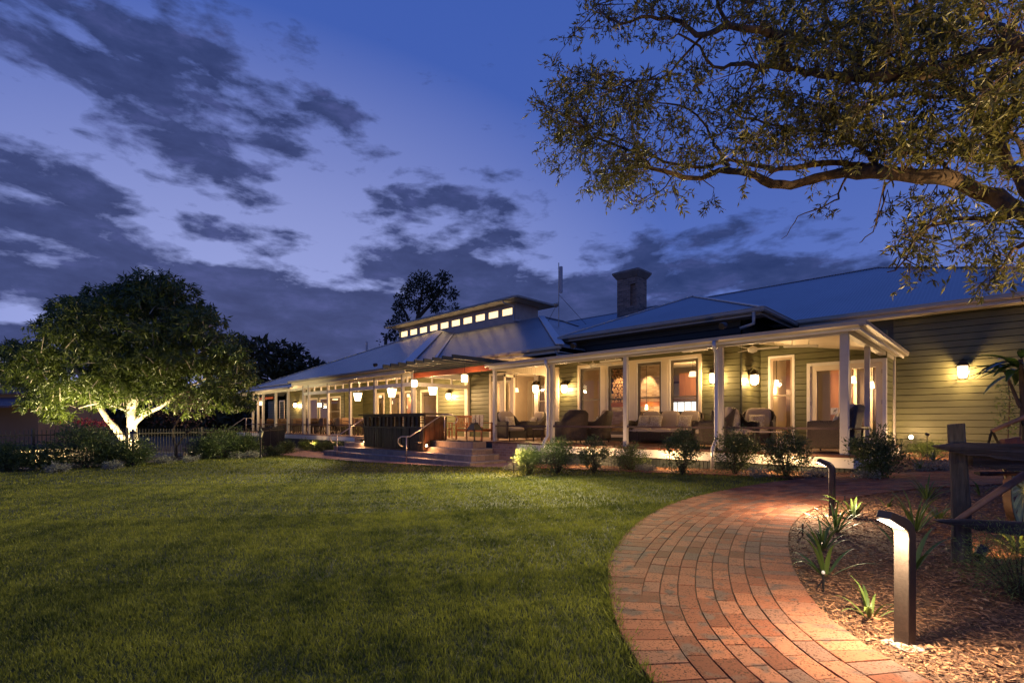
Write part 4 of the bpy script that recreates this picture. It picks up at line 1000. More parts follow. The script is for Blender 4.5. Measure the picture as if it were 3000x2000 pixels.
shade(atY(1512, 1142, 18.2), 3.95, 'hanging lamp in the room behind the narrow window left of the pilaster', .14, 60)
shade(atY(1390, 1140, 18.6), 3.95, 'pair lamp glowing behind the folding doors', .12, 60)
shade(atY(2275, 1122, 18.4), 3.7, 'round lamp glowing behind the tall single window', .07, 34, emlamp)
shade(atY(2499, 1112, 18.3), 3.7, 'tall lamp glowing behind the double doors, beside the corner post', .08, 30, emlamp)
shade(atY(2553, 1127, 18.8), 3.7, 'lamp glowing behind the right door leaf', .08, 26, emlamp)
for px, py, Y, lb in ((1113, 1160, 17.0, 'left of the middle pendant'), (1188, 1190, 16.8, 'left one of a close pair'), (1220, 1189, 16.8, 'right one of a close pair'), (1146, 1178, 17.5, 'directly under the middle pendant'), (1196, 1158, 18.4, 'above the close pair of lamps')):
    shade(atY(px, py, Y), 3.8, 'lamp inside the hall behind the pallet bar, ' + lb, .12, 34)
for px, lb in ((982, 'the farther one'), (1008, 'the nearer one')): shade(atY(px, 1167, 16.9), 3.8, 'broad glowing shade behind the far sash windows, ' + lb, .2, 45)
shade(atY(850, 1185, 17.0), 3.8, 'lamp glowing inside near the far end of the hall', .12, 40)
light('breast_downlight', (onY(1900, FY) + .0, FY - .5, 3.85), 260, size=.05, kind='SPOT', aim=(onY(1900, FY), FY, 2.6), spot=rad(55))
light('log_fill_light', (onY(1815, FY), FY - .5, 3.85), 160, size=.05, kind='SPOT', aim=(onY(1815, FY), FY, 2.8), spot=rad(70))  # added spot to brighten the log ends, no fixture
light('clerestory_light', (-25.5, YT - .45, 7.9), 24, size=.2, kind='AREA', aim=(-25.5, YT - 1.45, 7.75), sx=(11, .3))
light('hall_light', (-25.5, 21.4, 8.1), 60, size=.3)

# spike lights in the bed and wall wash, all real fixtures
def spike(px, py, label, aim, power=30, h=.35, head=True, sz=.03, spot=rad(100)):
    g = gr(px, py); g = g + (Vector((g.x, 12.1, g.z)) - g) * (.42 if g.y > 10.5 and g.y < 12 else 0); t = empty('spike_light', g, 0, label, 'garden light', 'black spike lights in the garden beds')
    MB().tube([(0, 0, -.05), (0, 0, h)], .009, 6).build('spike', blackmetal, t)
    a = (Vector(aim) - (g + Vector((0, 0, h)))).normalized(); M = Matrix.Translation((0, 0, h)) @ a.to_track_quat('Z', 'Y').to_matrix().to_4x4()
    MB().lathe([(.015, -.06), (.032, -.05), (.038, .05), (.036, .06), (.03, .05)], 10, M=M).build('lamp_head', blackmetal, t)
    MB().lathe([(.028, .046), (.028, .05)], 10, M=M).build('lens', emlamp, t)
    l = light('spike_lamp', Vector((0, 0, h)) + a * .08, power * (9 if spot < 2.5 else 5.5), size=sz, kind='SPOT' if spot < 2.5 else 'POINT', parent=t, spot=spot)
    l.rotation_euler = a.to_track_quat('-Z', 'Y').to_euler(); return t
def aimY(px, py, Y): return Vector(atY(px, py, Y))
spike(1505, 1390, 'tall thin spike light standing before the brick pier', aimY(1470, 1345, 12.0), 26, .5, spot=rad(175))
spike(1694, 1372, 'bent spike light left of the bushy shrub by the fascia', aimY(1730, 1330, 12.05), 16, .45, spot=rad(175))
spike(1943, 1380, 'tall thin spike light between the low dark shrub and the leafy one', aimY(1985, 1330, 12.05), 16, .5, spot=rad(175))
spike(2262, 1395, 'spike light inside the small leafed shrub near the deck corner', aimY(2300, 1345, 12.05), 18, .42, spot=rad(175))
spike(2716, 1352, 'thin black hooded spike light on the mulch before the green wall', aimY(2760, 1300, 16.4), 24, .65)
spike(2872, 1655, 'spike light low before the timber rail aimed at the wagon wheel', atD(2990, 1430, 4.5), 4, .10)
sx_ = Vector((onY(2669, 18.1), 18.1, gz(onY(2669, 18.1), 18.1))); t = empty('path_light', sx_, 0, 'glaring low light on a short stake beside the end shrub', 'garden light')
MB().tube([(0, 0, -.05), (0, 0, .42)], .010, 6).build('stake', blackmetal, t); MB().lathe([(.02, .42), (.042, .44), (.042, .50), (.02, .52)], 10).build('lamp_head', emled, t)
light('path_lamp', (0, -.14, .52), 65, size=.04, parent=t)
# tread light at the foot of the pallet bar
g = Vector((-14.95, 11.0, .62)); t = empty('step_light', g, 0, 'small step light glowing at the foot of the pallet bar', 'step light')
MB().box(-.06, .06, -.05, .0, -.02, .09).build('housing', lanternmetal, t); MB().box(-.045, .045, -.056, -.051, .0, .06).build('lens', emled, t); light('step_lamp', (0.1, -.16, .03), 38, (1, .5, .2), .04, parent=t)
t = empty('step_light', Vector((-19.7, 11.2, .64)), 0, 'small step light on the upper tread left of the pallet bar', 'step light')
MB().box(-.06, .06, -.05, .0, -.02, .09).build('housing', lanternmetal, t); MB().box(-.045, .045, -.056, -.051, .0, .06).build('lens', emled, t); light('step_lamp', (-.1, -.16, .03), 30, (1, .55, .25), .04, parent=t)
for i, (px, lab) in enumerate(((925, 'low spot lighting the left leafy clump under the far deck'), (1040, 'low spot lighting the hedge end beside the steps'))):
    x = onY(px, 11.6); t = empty('spike_light', (x, 11.55, gz(x, 11.5)), 0, lab, 'garden light', 'black spike lights in the garden beds')
    MB().tube([(0, 0, -.05), (0, 0, .2)], .012, 6).build('spike', blackmetal, t); MB().lathe([(.02, .2), (.04, .22), (.04, .27)], 8).build('lamp_head', emlamp, t)
    light('spike_lamp', (0, -.03, .42), 45, size=.04, parent=t)

# bollards
def bollard(px, py, n, label, power, h=.76):
    g = gr(px, py); t = empty('bollard_light', g, math.atan2(n[1], n[0]), label, 'bollard light', 'bent bollard lights beside the brick path')
    w = .076; d = .055; R = .085; prof = []
    # centre line in local xz, head leans toward +x
    pts = [(0, -.05), (0, h - .19)]; ang = rad(66)
    for k in range(1, 9):
        a = ang * k / 8; pts.append((R * (1 - math.cos(a)), h - .19 + R * math.sin(a)))
    dx, dz = math.sin(ang), math.cos(ang); e = pts[-1]; pts.append((e[0] + dx * .105, e[1] + dz * .105))
    V = []; n_ = len(pts)
    for i, (x, z) in enumerate(pts):
        a = pts[max(i - 1, 0)]; b = pts[min(i + 1, n_ - 1)]; tx, tz = b[0] - a[0], b[1] - a[1]; l = math.hypot(tx, tz); tx /= l; tz /= l
        dd = d * (1 if i < n_ - 1 else .75)
        for u, v in ((-1, -1), (1, -1), (1, 1), (-1, 1)): V.append((x + tz * u * dd / 2, v * w / 2, z - tx * u * dd / 2))
    Fc = [(i * 4 + k, i * 4 + (k + 1) % 4, i * 4 + 4 + (k + 1) % 4, i * 4 + 4 + k) for i in range(n_ - 1) for k in range(4)] + [(3, 2, 1, 0), (n_ * 4 - 4, n_ * 4 - 3, n_ * 4 - 2, n_ * 4 - 1)]
    MB().add(V, Fc).build('body', bronze, t, bevel=.004)
    hx, hz = e[0] + dx * .05, e[1] + dz * .05; ox, oz = dz * (d / 2 + .002), -dx * (d / 2 + .002)
    L = MB(); L.add([(hx + ox - dx * .07, -w * .42, hz + oz - dz * .07), (hx + ox + dx * .05, -w * .42, hz + oz + dz * .05), (hx + ox + dx * .05, w * .42, hz + oz + dz * .05), (hx + ox - dx * .07, w * .42, hz + oz - dz * .07)], [(0, 1, 2, 3)])
    L.build('led_strip', emled, t)
    la = light('bollard_lamp', (hx + ox * 1.5, 0, hz + oz * 1.5), power, (1, .77, .47), kind='AREA', parent=t, sx=(.08, .06))
    la.rotation_euler = Vector((ox * .5 + .0, 0, oz - .02)).to_track_quat('-Z', 'Y').to_euler()
    MB().box(-.075, .075, -.075, .075, -.02, .012).build('base_plate', concrete, t)
    return t
bollard(2651, 1893, (-.48, -.875), 'bent bronze bollard with its glowing underside facing the camera', 46)
bollard(2438, 1515, (-.985, .05), 'dark bent bollard standing farther along the path, lamp turned away', 72, .74)

# ---------------------------------------------------------------- steps, rails, bar
st = empty('stone_steps', (-17, 11, 0), 0, 'broad brick and stone steps wrapping the terrace under the pallet bar', 'steps'); st.location = (0, 0, 0)
nr = 4; zbase = .03; rh = (DZ - .04 - zbase) / 4
for i in range(nr):
    o = .33 * i; x0, x1, y0 = -22.1 + o, -12.0 - o, 10.47 + o
    top = zbase + rh * (i + 1) + (.0 if i < 3 else .036)
    MB().box(x0, x1, y0, 12.08, (-.1 if i == 0 else zbase + rh * i + .0015), top - .035).build('riser', brickstep, st)
    MB().box(x0 - .012, x1 + .012, y0 - .012, 12.08 if i < 3 else 12.08, top - .0335, top + (0 if i < 3 else .004)).build('tread', concrete, st)
def handrail(b0, u0, label):
    t = empty('handrail', (0, 0, 0), 0, label, 'handrail', 'steel handrails on the steps')
    b0 = Vector(b0); u0 = Vector(u0); dv = (u0 - b0); dv.z = 0; dv.normalize(); hb = b0.z + .95; hu = u0.z + .95
    A = Vector((b0.x, b0.y, hb)); C = Vector((u0.x, u0.y, hu))
    pts = []
    for k in range(9):
        a = rad(200 - 25 * k) ; 
    curl = [A - dv * .12 + Vector((0, 0, -.36)), A - dv * .22 + Vector((0, 0, -.32)), A - dv * .30 + Vector((0, 0, -.2)), A - dv * .28 + Vector((0, 0, -.07)), A - dv * .18 + Vector((0, 0, 0)), A + dv * .12]
    up = [C - dv * .1, C + dv * .28, C + dv * .42 + Vector((0, 0, -.05)), C + dv * .5 + Vector((0, 0, -.17)), C + dv * .42 + Vector((0, 0, -.30)), C + dv * .3 + Vector((0, 0, -.33))]
    MB().tube(curl + up, .021, 10).build('rail', steel, t, smooth=True)
    MB().tube([b0, A], .021, 10).build('post', steel, t, smooth=True); MB().tube([u0, C + dv * .0], .021, 10).build('post', steel, t, smooth=True)
handrail((-15.35, 10.36, .03), (-14.72, 11.6, DZ), 'steel handrail with a curled end in front of the right steps')
g0 = gr(1001, 1340); handrail((-20.6, 10.36, .02), (-20.0, 11.6, DZ), 'steel handrail rising left of the pallet bar')
handrail((-37.4, 10.8, 0.0), (-36.9, 12.0, DZ), 'thin steel handrail at the far end near the big tree')

pb = empty('pallet_bar', (-17.2, 11.4, .49), 0, 'tall dark bar counter built from stacked timber pallets on the steps', 'bar counter')
pb.location = (0, 0, 0)
dk = mat('blackened_pallet_wood', (.030, .018, .012), .38, var=.5, vs=5, stretch=(1, 1, .3), bump=.2, bs=25)
rdw = mat('reddish_pallet_wood', (.06, .02, .01), .4, var=.4, vs=4, stretch=(1, 1, .3), bump=.15, bs=25)
x0, x1, y0, y1 = -19.35, -15.12, 10.92, 11.12; zb = .46; zt_ = 1.83
MB().box(x0 - .22, x1 + .28, y0 - .12, 12.05, zt_ - .05, zt_).build('counter_top', dk, pb)
MB().box(x0 - .1, x1 + .05, y0 - .04, y0 + .16, 1.27, 1.33).box(x0 - .02, x1, y0, y0 + .12, zt_ - .12, zt_ - .051).build('pallet_rail', dk, pb)
f = MB(); random.seed(5); x = x0
k = 0
while x < x1 - .1:
    w = random.uniform(.08, .13); f.box(x, x + w, y0, y0 + .1, 1.331, zt_ - .121)
    if k % 2 == 0: f.box(x + .16, x + .2, y0 + .04, y0 + .1, 1.331, zt_ - .121)
    x += .295 + random.uniform(-.02, .02); k += 1
f.build('pallet_slats', dk, pb)
f = MB(); x = x0
while x < x1 - .08:
    w = random.uniform(.09, .16); f.box(x, min(x + w, x1), y0 + random.uniform(0, .02), y0 + .07, zb + random.uniform(0, .02), 1.269); x += w + random.choice((.006, .02, .055))
f.build('front_boards', dk, pb)
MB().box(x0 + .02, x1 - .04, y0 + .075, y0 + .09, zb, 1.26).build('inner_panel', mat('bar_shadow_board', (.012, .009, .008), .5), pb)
f = MB(); y = y0 + .1
while y < 12.0:
    f.box(x1 - .06, x1 - .0, y, min(y + .2, 12.02), (zb + .01) if y < 11.1 else DZ + .01, zt_ - .12); y += .215
f.build('side_boards', rdw, pb)
f = MB(); y = 11.14
while y < 12.0: f.box(x0, x0 + .05, y, min(y + .2, 12.02), DZ + .01, zt_ - .12); y += .23
f.build('side_boards', dk, pb)
f = MB()
for i in range(12): f.box(x0 + .2 + i * .33, x0 + .36 + i * .33, 11.7, 11.72, DZ + .45, DZ + .47)
for z in (1.45, 1.55, 1.65): f.box(x0 + .1, x1 - .1, 11.95, 11.98, z, z + .05)
f.box(x0, x1 - .07, 11.5, 12.0, DZ + .35, DZ + .39); f.build('inner_shelf', teak, pb)
MB().box(x0 - .2, x0 + .12, y0 - .2, y0 - .05, .74, .78).box(x0 - .1, x0, y0 - .1, y0 + .1, .70, .74).box(x1 - .28, x1 - .02, y0 - .22, y0 - .02, .74, .78).build('side_ledge', dk, pb)

# black floor lantern
t = empty('floor_lantern', (-13.2, 11.72, DZ), 0, 'black metal floor lantern standing at the top corner of the steps', 'lantern')
MB().box(-.2, .2, -.2, .2, 0, .03).build('base', blackmetal, t)
f = MB()
for i in (-1, 1):
    for j in (-1, 1): f.box(i * .185 - .01, i * .185 + .01, j * .185 - .01, j * .185 + .01, .03, .42)
f.box(-.195, .195, -.195, -.175, .40, .42).box(-.195, .195, .175, .195, .40, .42).box(-.195, -.175, -.195, .195, .40, .42).box(.175, .195, -.195, .195, .40, .42); f.build('cage', blackmetal, t)
MB().lathe([(.29, .42), (.27, .44), (.15, .60), (.13, .62), (.13, .66)], 4, M=Matrix.Rotation(rad(45), 4, 'Z')).build('hood', blackmetal, t)
MB().tube([(-.07, 0, .66), (-.06, 0, .76), (0, 0, .80), (.06, 0, .76), (.07, 0, .66)], .008, 6).build('handle', blackmetal, t)

# ceiling fans, heaters
def fan(px, py, Y, label):
    p = Vector(atY(px, py, Y)); t = empty('ceiling_fan', p, 0, label, 'ceiling fan', 'white ceiling fans on the verandah')
    MB().lathe([(.02, -.10), (.10, -.07), (.125, -.02), (.12, .03), (.07, .06), (.02, .08)], 18).build('motor', white, t, smooth=True)
    MB().tube([(0, 0, .08), (0, 0, max(.2, cz(p.x, Y) - p.z))], .015, 8).build('rod', white, t)
    for k in range(3):
        a = rad(20 + 120 * k); M = Matrix.Rotation(a, 4, 'Z')
        MB().add([M @ Vector(q) for q in ((.1, -.04, .0), (.62, -.06, .02), (.62, .06, -.01), (.1, .04, -.02), (.1, -.04, .012), (.62, -.06, .032), (.62, .06, .002), (.1, .04, -.008))], [(0, 3, 2, 1), (4, 5, 6, 7), (0, 1, 5, 4), (1, 2, 6, 5), (2, 3, 7, 6), (3, 0, 4, 7)]).build('blade', white, t)
fan(1737, 1069, 14.0, 'white ceiling fan in front of the leftmost sash window'); fan(2205, 1022, 14.0, 'white ceiling fan by the recess near the tall window')
def heater(a, b, label):
    a = Vector(a); b = Vector(b); c = (a + b) / 2; t = empty('strip_heater', c, 0, label, 'heater', 'strip heaters under the verandah ceiling')
    MB().bar(a - c, b - c, .12, .05).build('body', white, t); m = MB()
    for f_ in (.25, .75): p = a.lerp(b, f_) - c; m.tube([p, p + Vector((0, 0, .14))], .012, 6)
    m.build('hanger', white, t)
heater(atY(2000, 1029, 13.3), atY(2072, 1022, 13.3), 'white strip heater over the sofa'); heater(atY(1560, 1072, 13.4), atY(1600, 1068, 13.4), 'white strip heater over the wicker chairs by the steps')
heater(atY(1760, 1060, 13.2), atY(1818, 1053, 13.2), 'white strip heater beside the post left of the sofa'); heater((-3.95, 14.0, 3.42), (-3.2, 14.0, 3.36), 'white strip heater over the corner armchair')

# ---------------------------------------------------------------- furniture
def softbox(x0, x1, y0, y1, z0, z1, puff=.05, n=6, M=None):
    """pillow shape: superellipsoid box"""
    V = []; F = []; cx, cy, cz_ = (x0 + x1) / 2, (y0 + y1) / 2, (z0 + z1) / 2; hx, hy, hz = (x1 - x0) / 2, (y1 - y0) / 2, (z1 - z0) / 2
    nu, nv = 16, 10
    for j in range(nv + 1):
        v = -math.pi / 2 + math.pi * j / nv
        for i in range(nu):
            u = 2 * math.pi * i / nu
            e = lambda q, p: math.copysign(abs(q) ** p, q)
            p = Vector((cx + hx * e(math.cos(v), .45) * e(math.cos(u), .4), cy + hy * e(math.cos(v), .45) * e(math.sin(u), .4), cz_ + hz * e(math.sin(v), .6)))
            V.append(M @ p if M is not None else p)
    for j in range(nv):
        for i in range(nu): F.append((j * nu + i, j * nu + (i + 1) % nu, (j + 1) * nu + (i + 1) % nu, (j + 1) * nu + i))
    return V, F
def wicker_chair(w=.84, d=.86, hb=1.04, ha=.66, seats=1, wing=True):
    t = empty('wicker_armchair' if seats == 1 else 'wicker_sofa', (0, 0, 0))
    # U-shaped shell, front toward -y
    n = 25; ring = []
    for i in range(n):
        s = i / (n - 1) * 2 - 1; a = abs(s); sg = 1 if s > 0 else -1
        if a > .5: q = (a - .5) / .5; x = sg * w / 2; y = d / 2 - .12 - q * (d - .14)
        else:
            q = a / .5; ang = q * math.pi / 2; rr = .14
            if q > .72: e = (q - .72) / .28 * math.pi / 2; x = sg * (w / 2 - rr + rr * math.sin(e)); y = d / 2 - rr + rr * math.cos(e)
            else: x = sg * (w / 2 - rr) * q / .72; y = d / 2
        hgt = hb if a < .3 else (ha + (hb - ha) * (.5 + .5 * math.cos(min(1, (a - .3) / .38) * math.pi)))
        if a > .68: hgt = ha + .03 * math.sin((a - .68) * 9)
        ring.append((x, y, hgt))
    V, F = [], []; lv = 7
    for k in range(lv):
        f = k / (lv - 1)
        for (x, y, h) in ring:
            z = .09 + (h - .09) * f; flare = 1 + .10 * max(0, (.3 - z) / .3) ** 2 + .05 * max(0, z - .6) ; lean = .16 * max(0, z - .5) if y > d / 2 - .3 else .03
            V.append((x * flare, y * (1 + .06 * max(0, (.3 - z) / .3)) + lean, z))
    for k in range(lv - 1):
        for i in range(n - 1): F.append((k * n + i, k * n + i + 1, (k + 1) * n + i + 1, (k + 1) * n + i))
    o = MB().add(V, F).build('wicker_shell', wicker, t, smooth=True); so = o.modifiers.new('s', 'SOLIDIFY'); so.thickness = .045; so.offset = -1
    MB().box(-w / 2 + .05, w / 2 - .05, -d / 2 + .03, -d / 2 + .06, .1, .36).build('front_panel', wicker, t)
    rm = [(x * 1.02, y + (.16 * max(0, h - .5) if y > d / 2 - .3 else .03), h + .005) for x, y, h in ring]; MB().tube(rm, .026, 7).build('rolled_rim', wicker, t, smooth=True)
    for i in (-1, 1):
        for y in (-d / 2 + .06, d / 2 - .06): MB().tube([(i * (w / 2 - .05), y, 0), (i * (w / 2 - .05), y, .14)], [.018, .025], 7).build('leg', railm, t)
    cw = (w - .14) / seats
    for k in range(seats):
        xa = -w / 2 + .07 + k * cw
        MB().add(*softbox(xa + .005, xa + cw - .005, -d / 2 + .02, d / 2 - .12, .34, .50)).build('seat_cushion', cushion, t, smooth=True)
        M = Matrix.Translation((0, d / 2 - .14, .5)) @ Matrix.Rotation(rad(-14), 4, 'X')
        MB().add(*softbox(xa + .01, xa + cw - .01, -.09, .09, -.04, hb - .44, M=M)).build('back_cushion', cushion, t, smooth=True)
    return t
def pillow(par, x, y, z, rz=0, s=.42, tilt=-22):
    M = Matrix.Translation((x, y, z)) @ Matrix.Rotation(rz, 4, 'Z') @ Matrix.Rotation(rad(tilt), 4, 'X')
    V = []; F = []; n = 12
    for sd in (1, -1):
        for j in range(n + 1):
            for i in range(n + 1):
                u = i / n * 2 - 1; v = j / n * 2 - 1; pinch = 1 - .10 * (1 - abs(u * v)) * max(abs(u), abs(v)) ** 2
                th = .085 * ((1 - u * u) * (1 - v * v)) ** .42
                V.append(M @ Vector((u * s / 2 * pinch, sd * th, v * s / 2 * pinch)))
    m_ = (n + 1) ** 2
    for j in range(n):
        for i in range(n):
            q = (j * (n + 1) + i, j * (n + 1) + i + 1, (j + 1) * (n + 1) + i + 1, (j + 1) * (n + 1) + i); F.append(q); F.append(tuple(m_ + k for k in q[::-1]))
    return tag(MB().add(V, F).build('throw_pillow', pillowm, par, smooth=True))
def onD(px, D): v = atD(px, 1236, D); return (v.x, v.y, DZ)
proto = wicker_chair()
def place(px, D, rz, label, cat='armchair', group='wicker armchairs on the verandah', pl=None, first=[True], y=None):
    loc = (onY(px, y), y, DZ) if y else onD(px, D)
    o = proto if first[0] else copy_tree(proto); first[0] = False
    o.location = loc; o.rotation_euler = (0, 0, rz); tag(o, label, cat, group)
    if pl:
        for (x, yy, z, r) in pl:
            p = pillow(None, 0, 0, 0, r); p.location = (loc[0] + math.cos(rz) * x - math.sin(rz) * yy, loc[1] + math.sin(rz) * x + math.cos(rz) * yy, DZ + z); p.rotation_euler = (0, 0, rz)
            yield p
def chair(px, D, rz, label, pls=(), y=None):
    for p, lb in zip(place(px, D, rz, label, pl=[q[:4] for q in pls] or None, y=y) if pls else place(px, D, rz, label, pl=None, y=y), [q[4] for q in pls] or [None]):
        if lb: tag(p, lb, 'pillow', 'throw pillows on the wicker seats')
P1 = (0, .12, .70, 0)
chair(1500, 0, rad(80), 'wicker armchair at the top of the steps, back to the lantern', [(*P1, 'patterned pillow in the chair at the top of the steps')], y=13.3)
chair(1553, 0, rad(-20), 'wicker armchair by the green wall behind the first verandah downpipe', [(*P1, 'patterned pillow on the chair behind the first downpipe')], y=14.6)
chair(1672, 0, rad(-118), 'wicker armchair right beside the second post, facing the steps', [(*P1, 'pale pillow in the chair right beside the second post')], y=13.25)
chair(1742, 0, rad(-75), 'wicker armchair facing left in front of the leftmost sash window', [(*P1, 'patterned pillow on the chair facing left')], y=14.2)
chair(2085, 0, rad(-60), 'wicker armchair just right of the sofa, seen from its side', [(*P1, 'pillow in the chair just right of the sofa')], y=13.45)
chair(2152, 0, rad(50), 'wicker armchair behind the downpipe near the wall corner', [(*P1, 'pillow in the chair behind the downpipe')], y=13.6)
chair(2215, 0, rad(10), 'wicker armchair against the short return wall', [(*P1, 'pillow in the chair by the return wall')], y=14.9)
chair(2440, 0, rad(-95), 'large wicker armchair beside the white corner post, facing left', [(.05, .10, .72, .2, 'pillow in the corner armchair')], y=13.35)
sofa = wicker_chair(2.15, .88, 1.0, .68, 3); sofa.location = (onY(1945, 14.9), 14.95, DZ); tag(sofa, 'long wicker sofa with cream cushions under the sash windows', 'sofa')
for x, lb in ((-.72, 'leftmost patterned pillow on the sofa'), (-.30, 'second patterned pillow on the sofa, middle left'), (.68, 'patterned pillow at the right end of the sofa')):
    p = pillow(None, 0, 0, 0, 0, .45); p.location = (sofa.location.x + x, sofa.location.y - .02, DZ + .70); tag(p, lb, 'pillow', 'throw pillows on the wicker seats')
def side_table(px, y, w, d, h, label, slat=False, nm='coffee_table'):
    t = empty(nm, (onY(px, y), y, DZ), 0, label, 'table')
    if slat:
        m = MB(); n = 8
        for i in range(n): m.box(-w / 2 + i * w / n, -w / 2 + i * w / n + w / n * .7, -d / 2, d / 2, h - .03, h)
        m.build('table_top', teak, t)
    else: MB().box(-w / 2, w / 2, -d / 2, d / 2, h - .03, h).build('table_top', mat('glass_table_top', (.30, .24, .20), .12), t)
    for i in (-1, 1):
        for j in (-1, 1): MB().box(i * (w / 2 - .03) - .015, i * (w / 2 - .03) + .015, j * (d / 2 - .03) - .015, j * (d / 2 - .03) + .015, 0, h - .031).build('leg', railm, t)
side_table(1915, 13.75, 1.5, .6, .44, 'long low coffee table in front of the sofa'); side_table(1588, 13.7, .5, .5, .45, 'small side table behind the first verandah downpipe', nm='side_table')
side_table(2245, 13.3, .75, .5, .46, 'dark side table under the tall window', nm='side_table')
def bench(loc, rz, w, label):
    t = empty('teak_bench', loc, rz, label, 'bench', 'slatted teak seats on the terrace')
    m = MB(); 
    for i in range(5): m.box(-w / 2 + .04, w / 2 - .04, -.24 + i * .1, -.16 + i * .1, .40, .43)
    m.build('seat', teak, t)
    m = MB().box(-w / 2, w / 2, .24, .28, .86, .93).box(-w / 2 + .04, w / 2 - .04, .245, .275, .48, .53); n = int(w / .09)
    for i in range(n): x = -w / 2 + .06 + i * (w - .12) / (n - 1); m.box(x - .018, x + .018, .25, .27, .53, .86)
    m.build('backrest', teak, t)
    for i in (-1, 1):
        x = i * (w / 2 - .025); MB().box(x - .025, x + .025, .235, .285, 0, .92).build('leg', teak, t); MB().box(x - .025, x + .025, -.28, -.23, 0, .64).build('leg', teak, t)
        MB().box(x - .03, x + .03, -.30, .24, .641, .67).build('armrest', teak, t)
    MB().box(-w / 2 + .05, w / 2 - .05, -.27, -.24, .33, .399).box(-w / 2 + .05, w / 2 - .05, .24, .27, .33, .399).build('seat_rail', teak, t); return t
bench((onY(1388, 12.75), 12.75, DZ), rad(180), 1.5, 'teak bench with its slatted back to the steps, right of the bar')
bench((onY(1302, 13.2), 13.2, DZ), rad(150), .8, 'teak armchair partly hidden by the right end of the pallet bar')
throw = MB(); xb = onY(1385, 12.4)
for k in range(3):
    x = xb - .1 + k * .22; throw.add([(x, 12.455, DZ + .95), (x + .2, 12.455, DZ + .95), (x + .18, 12.44, DZ + .5), (x + .04, 12.44, DZ + .52)], [(0, 1, 2, 3)])
to = throw.build('knitted_throw', pillowm); so = to.modifiers.new('s', 'SOLIDIFY'); so.thickness = .015; tag(to, 'knitted throw hanging over the back of the teak bench', 'blanket')
# dining sets on the far verandah
dt = empty('dining_table', (0, 0, 0)); MB().box(-.4, .4, -.4, .4, .72, .75).build('table_top', railm, dt)
m = MB()
for a in (-1, 1): m.tube([(a * .3, 0, 0), (a * .12, 0, .35), (a * .28, 0, .72)], .02, 6); m.tube([(0, a * .3, 0), (0, a * .12, .35), (0, a * .28, .72)], .02, 6)
m.build('pedestal', blackmetal, dt)
dc = empty('dining_chair', (0, 0, 0)); MB().box(-.24, .24, -.24, .24, .43, .48).build('seat', wicker, dc); MB().add(*softbox(-.25, .25, .2, .27, .44, .92)).build('backrest', mat('brown_dining_back', (.13, .075, .045), .6, wave=('X', 30, .6, .01)), dc, smooth=True)
for i in (-1, 1):
    for j in (-1, 1): MB().box(i * .21 - .018, i * .21 + .018, j * .21 - .018, j * .21 + .018, 0, .429).build('leg', railm, dc)
used = [0, 0]; spots = [(1075, 'nearest the pallet bar'), (1035, 'second from the pallet bar'), (985, 'third from the pallet bar'), (940, 'fourth along the far verandah'), (895, 'fifth along the far verandah'), (850, 'sixth along the far verandah'), (805, 'last at the far end')]
for k, (px, wh) in enumerate(spots):
    y = 13.5; x = onY(px, y); lab = 'square dark dining table, ' + wh
    o = dt if k == 0 else copy_tree(dt); o.location = (x, y, DZ); tag(o, lab, 'table', 'dining tables on the far verandah')
    for q, (dx, dy, rz, side) in enumerate(((-.62, 0, rad(90), 'left'), (.62, 0, rad(-90), 'right'), (0, -.62, rad(180), 'lawn'), (0, .62, 0, 'wall'))):
        c = dc if (k == 0 and q == 0) else copy_tree(dc); c.location = (x + dx, y + dy, DZ); c.rotation_euler = (0, 0, rz + random.uniform(-.15, .15))
        tag(c, 'brown dining chair on the %s side of the table %s' % ({'left': 'far', 'right': 'near', 'lawn': 'lawn', 'wall': 'wall'}[side], wh), 'chair', 'dining chairs on the far verandah')
# roof antennas
def antenna(px, py0, Y, z0, h, label):
    x = onY(px, Y); t = empty('roof_antenna', (x, Y, z0), 0, label, 'antenna')
    MB().tube([(0, 0, -.3), (0, 0, h)], .022, 6).build('mast', gutterm, t); MB().box(.08, .2, -.06, .06, h * .52, h * .93).build('antenna_panel', mat('pale_plastic', (.35, .34, .38), .5), t)
    MB().tube([(0, 0, h * .5), (1.5, .2, -.1)], .01, 5).tube([(0, 0, h * .4), (-.7, -.3, -.1)], .01, 5).tube([(0, 0, h * .6), (.1, 0, h * .62)], .012, 5).tube([(0, 0, h * .85), (.1, 0, h * .87)], .012, 5).build('stay_wires', blackmetal, t)
    MB().lathe([(.02, h * .30), (.14, h * .34), (.15, h * .36), (.02, h * .38)], 10, c=(-.15, 0, 0)).build('small_dish', gutterm, t); return t
antenna(1637, 0, 19.3, 6.2, 3.1, 'tall slim mast antenna with stays on the roof beside the clerestory')
antenna(1072, 0, 22.0, 6.7, 1.7, 'short mast antenna at the far left slope of the hall roof')
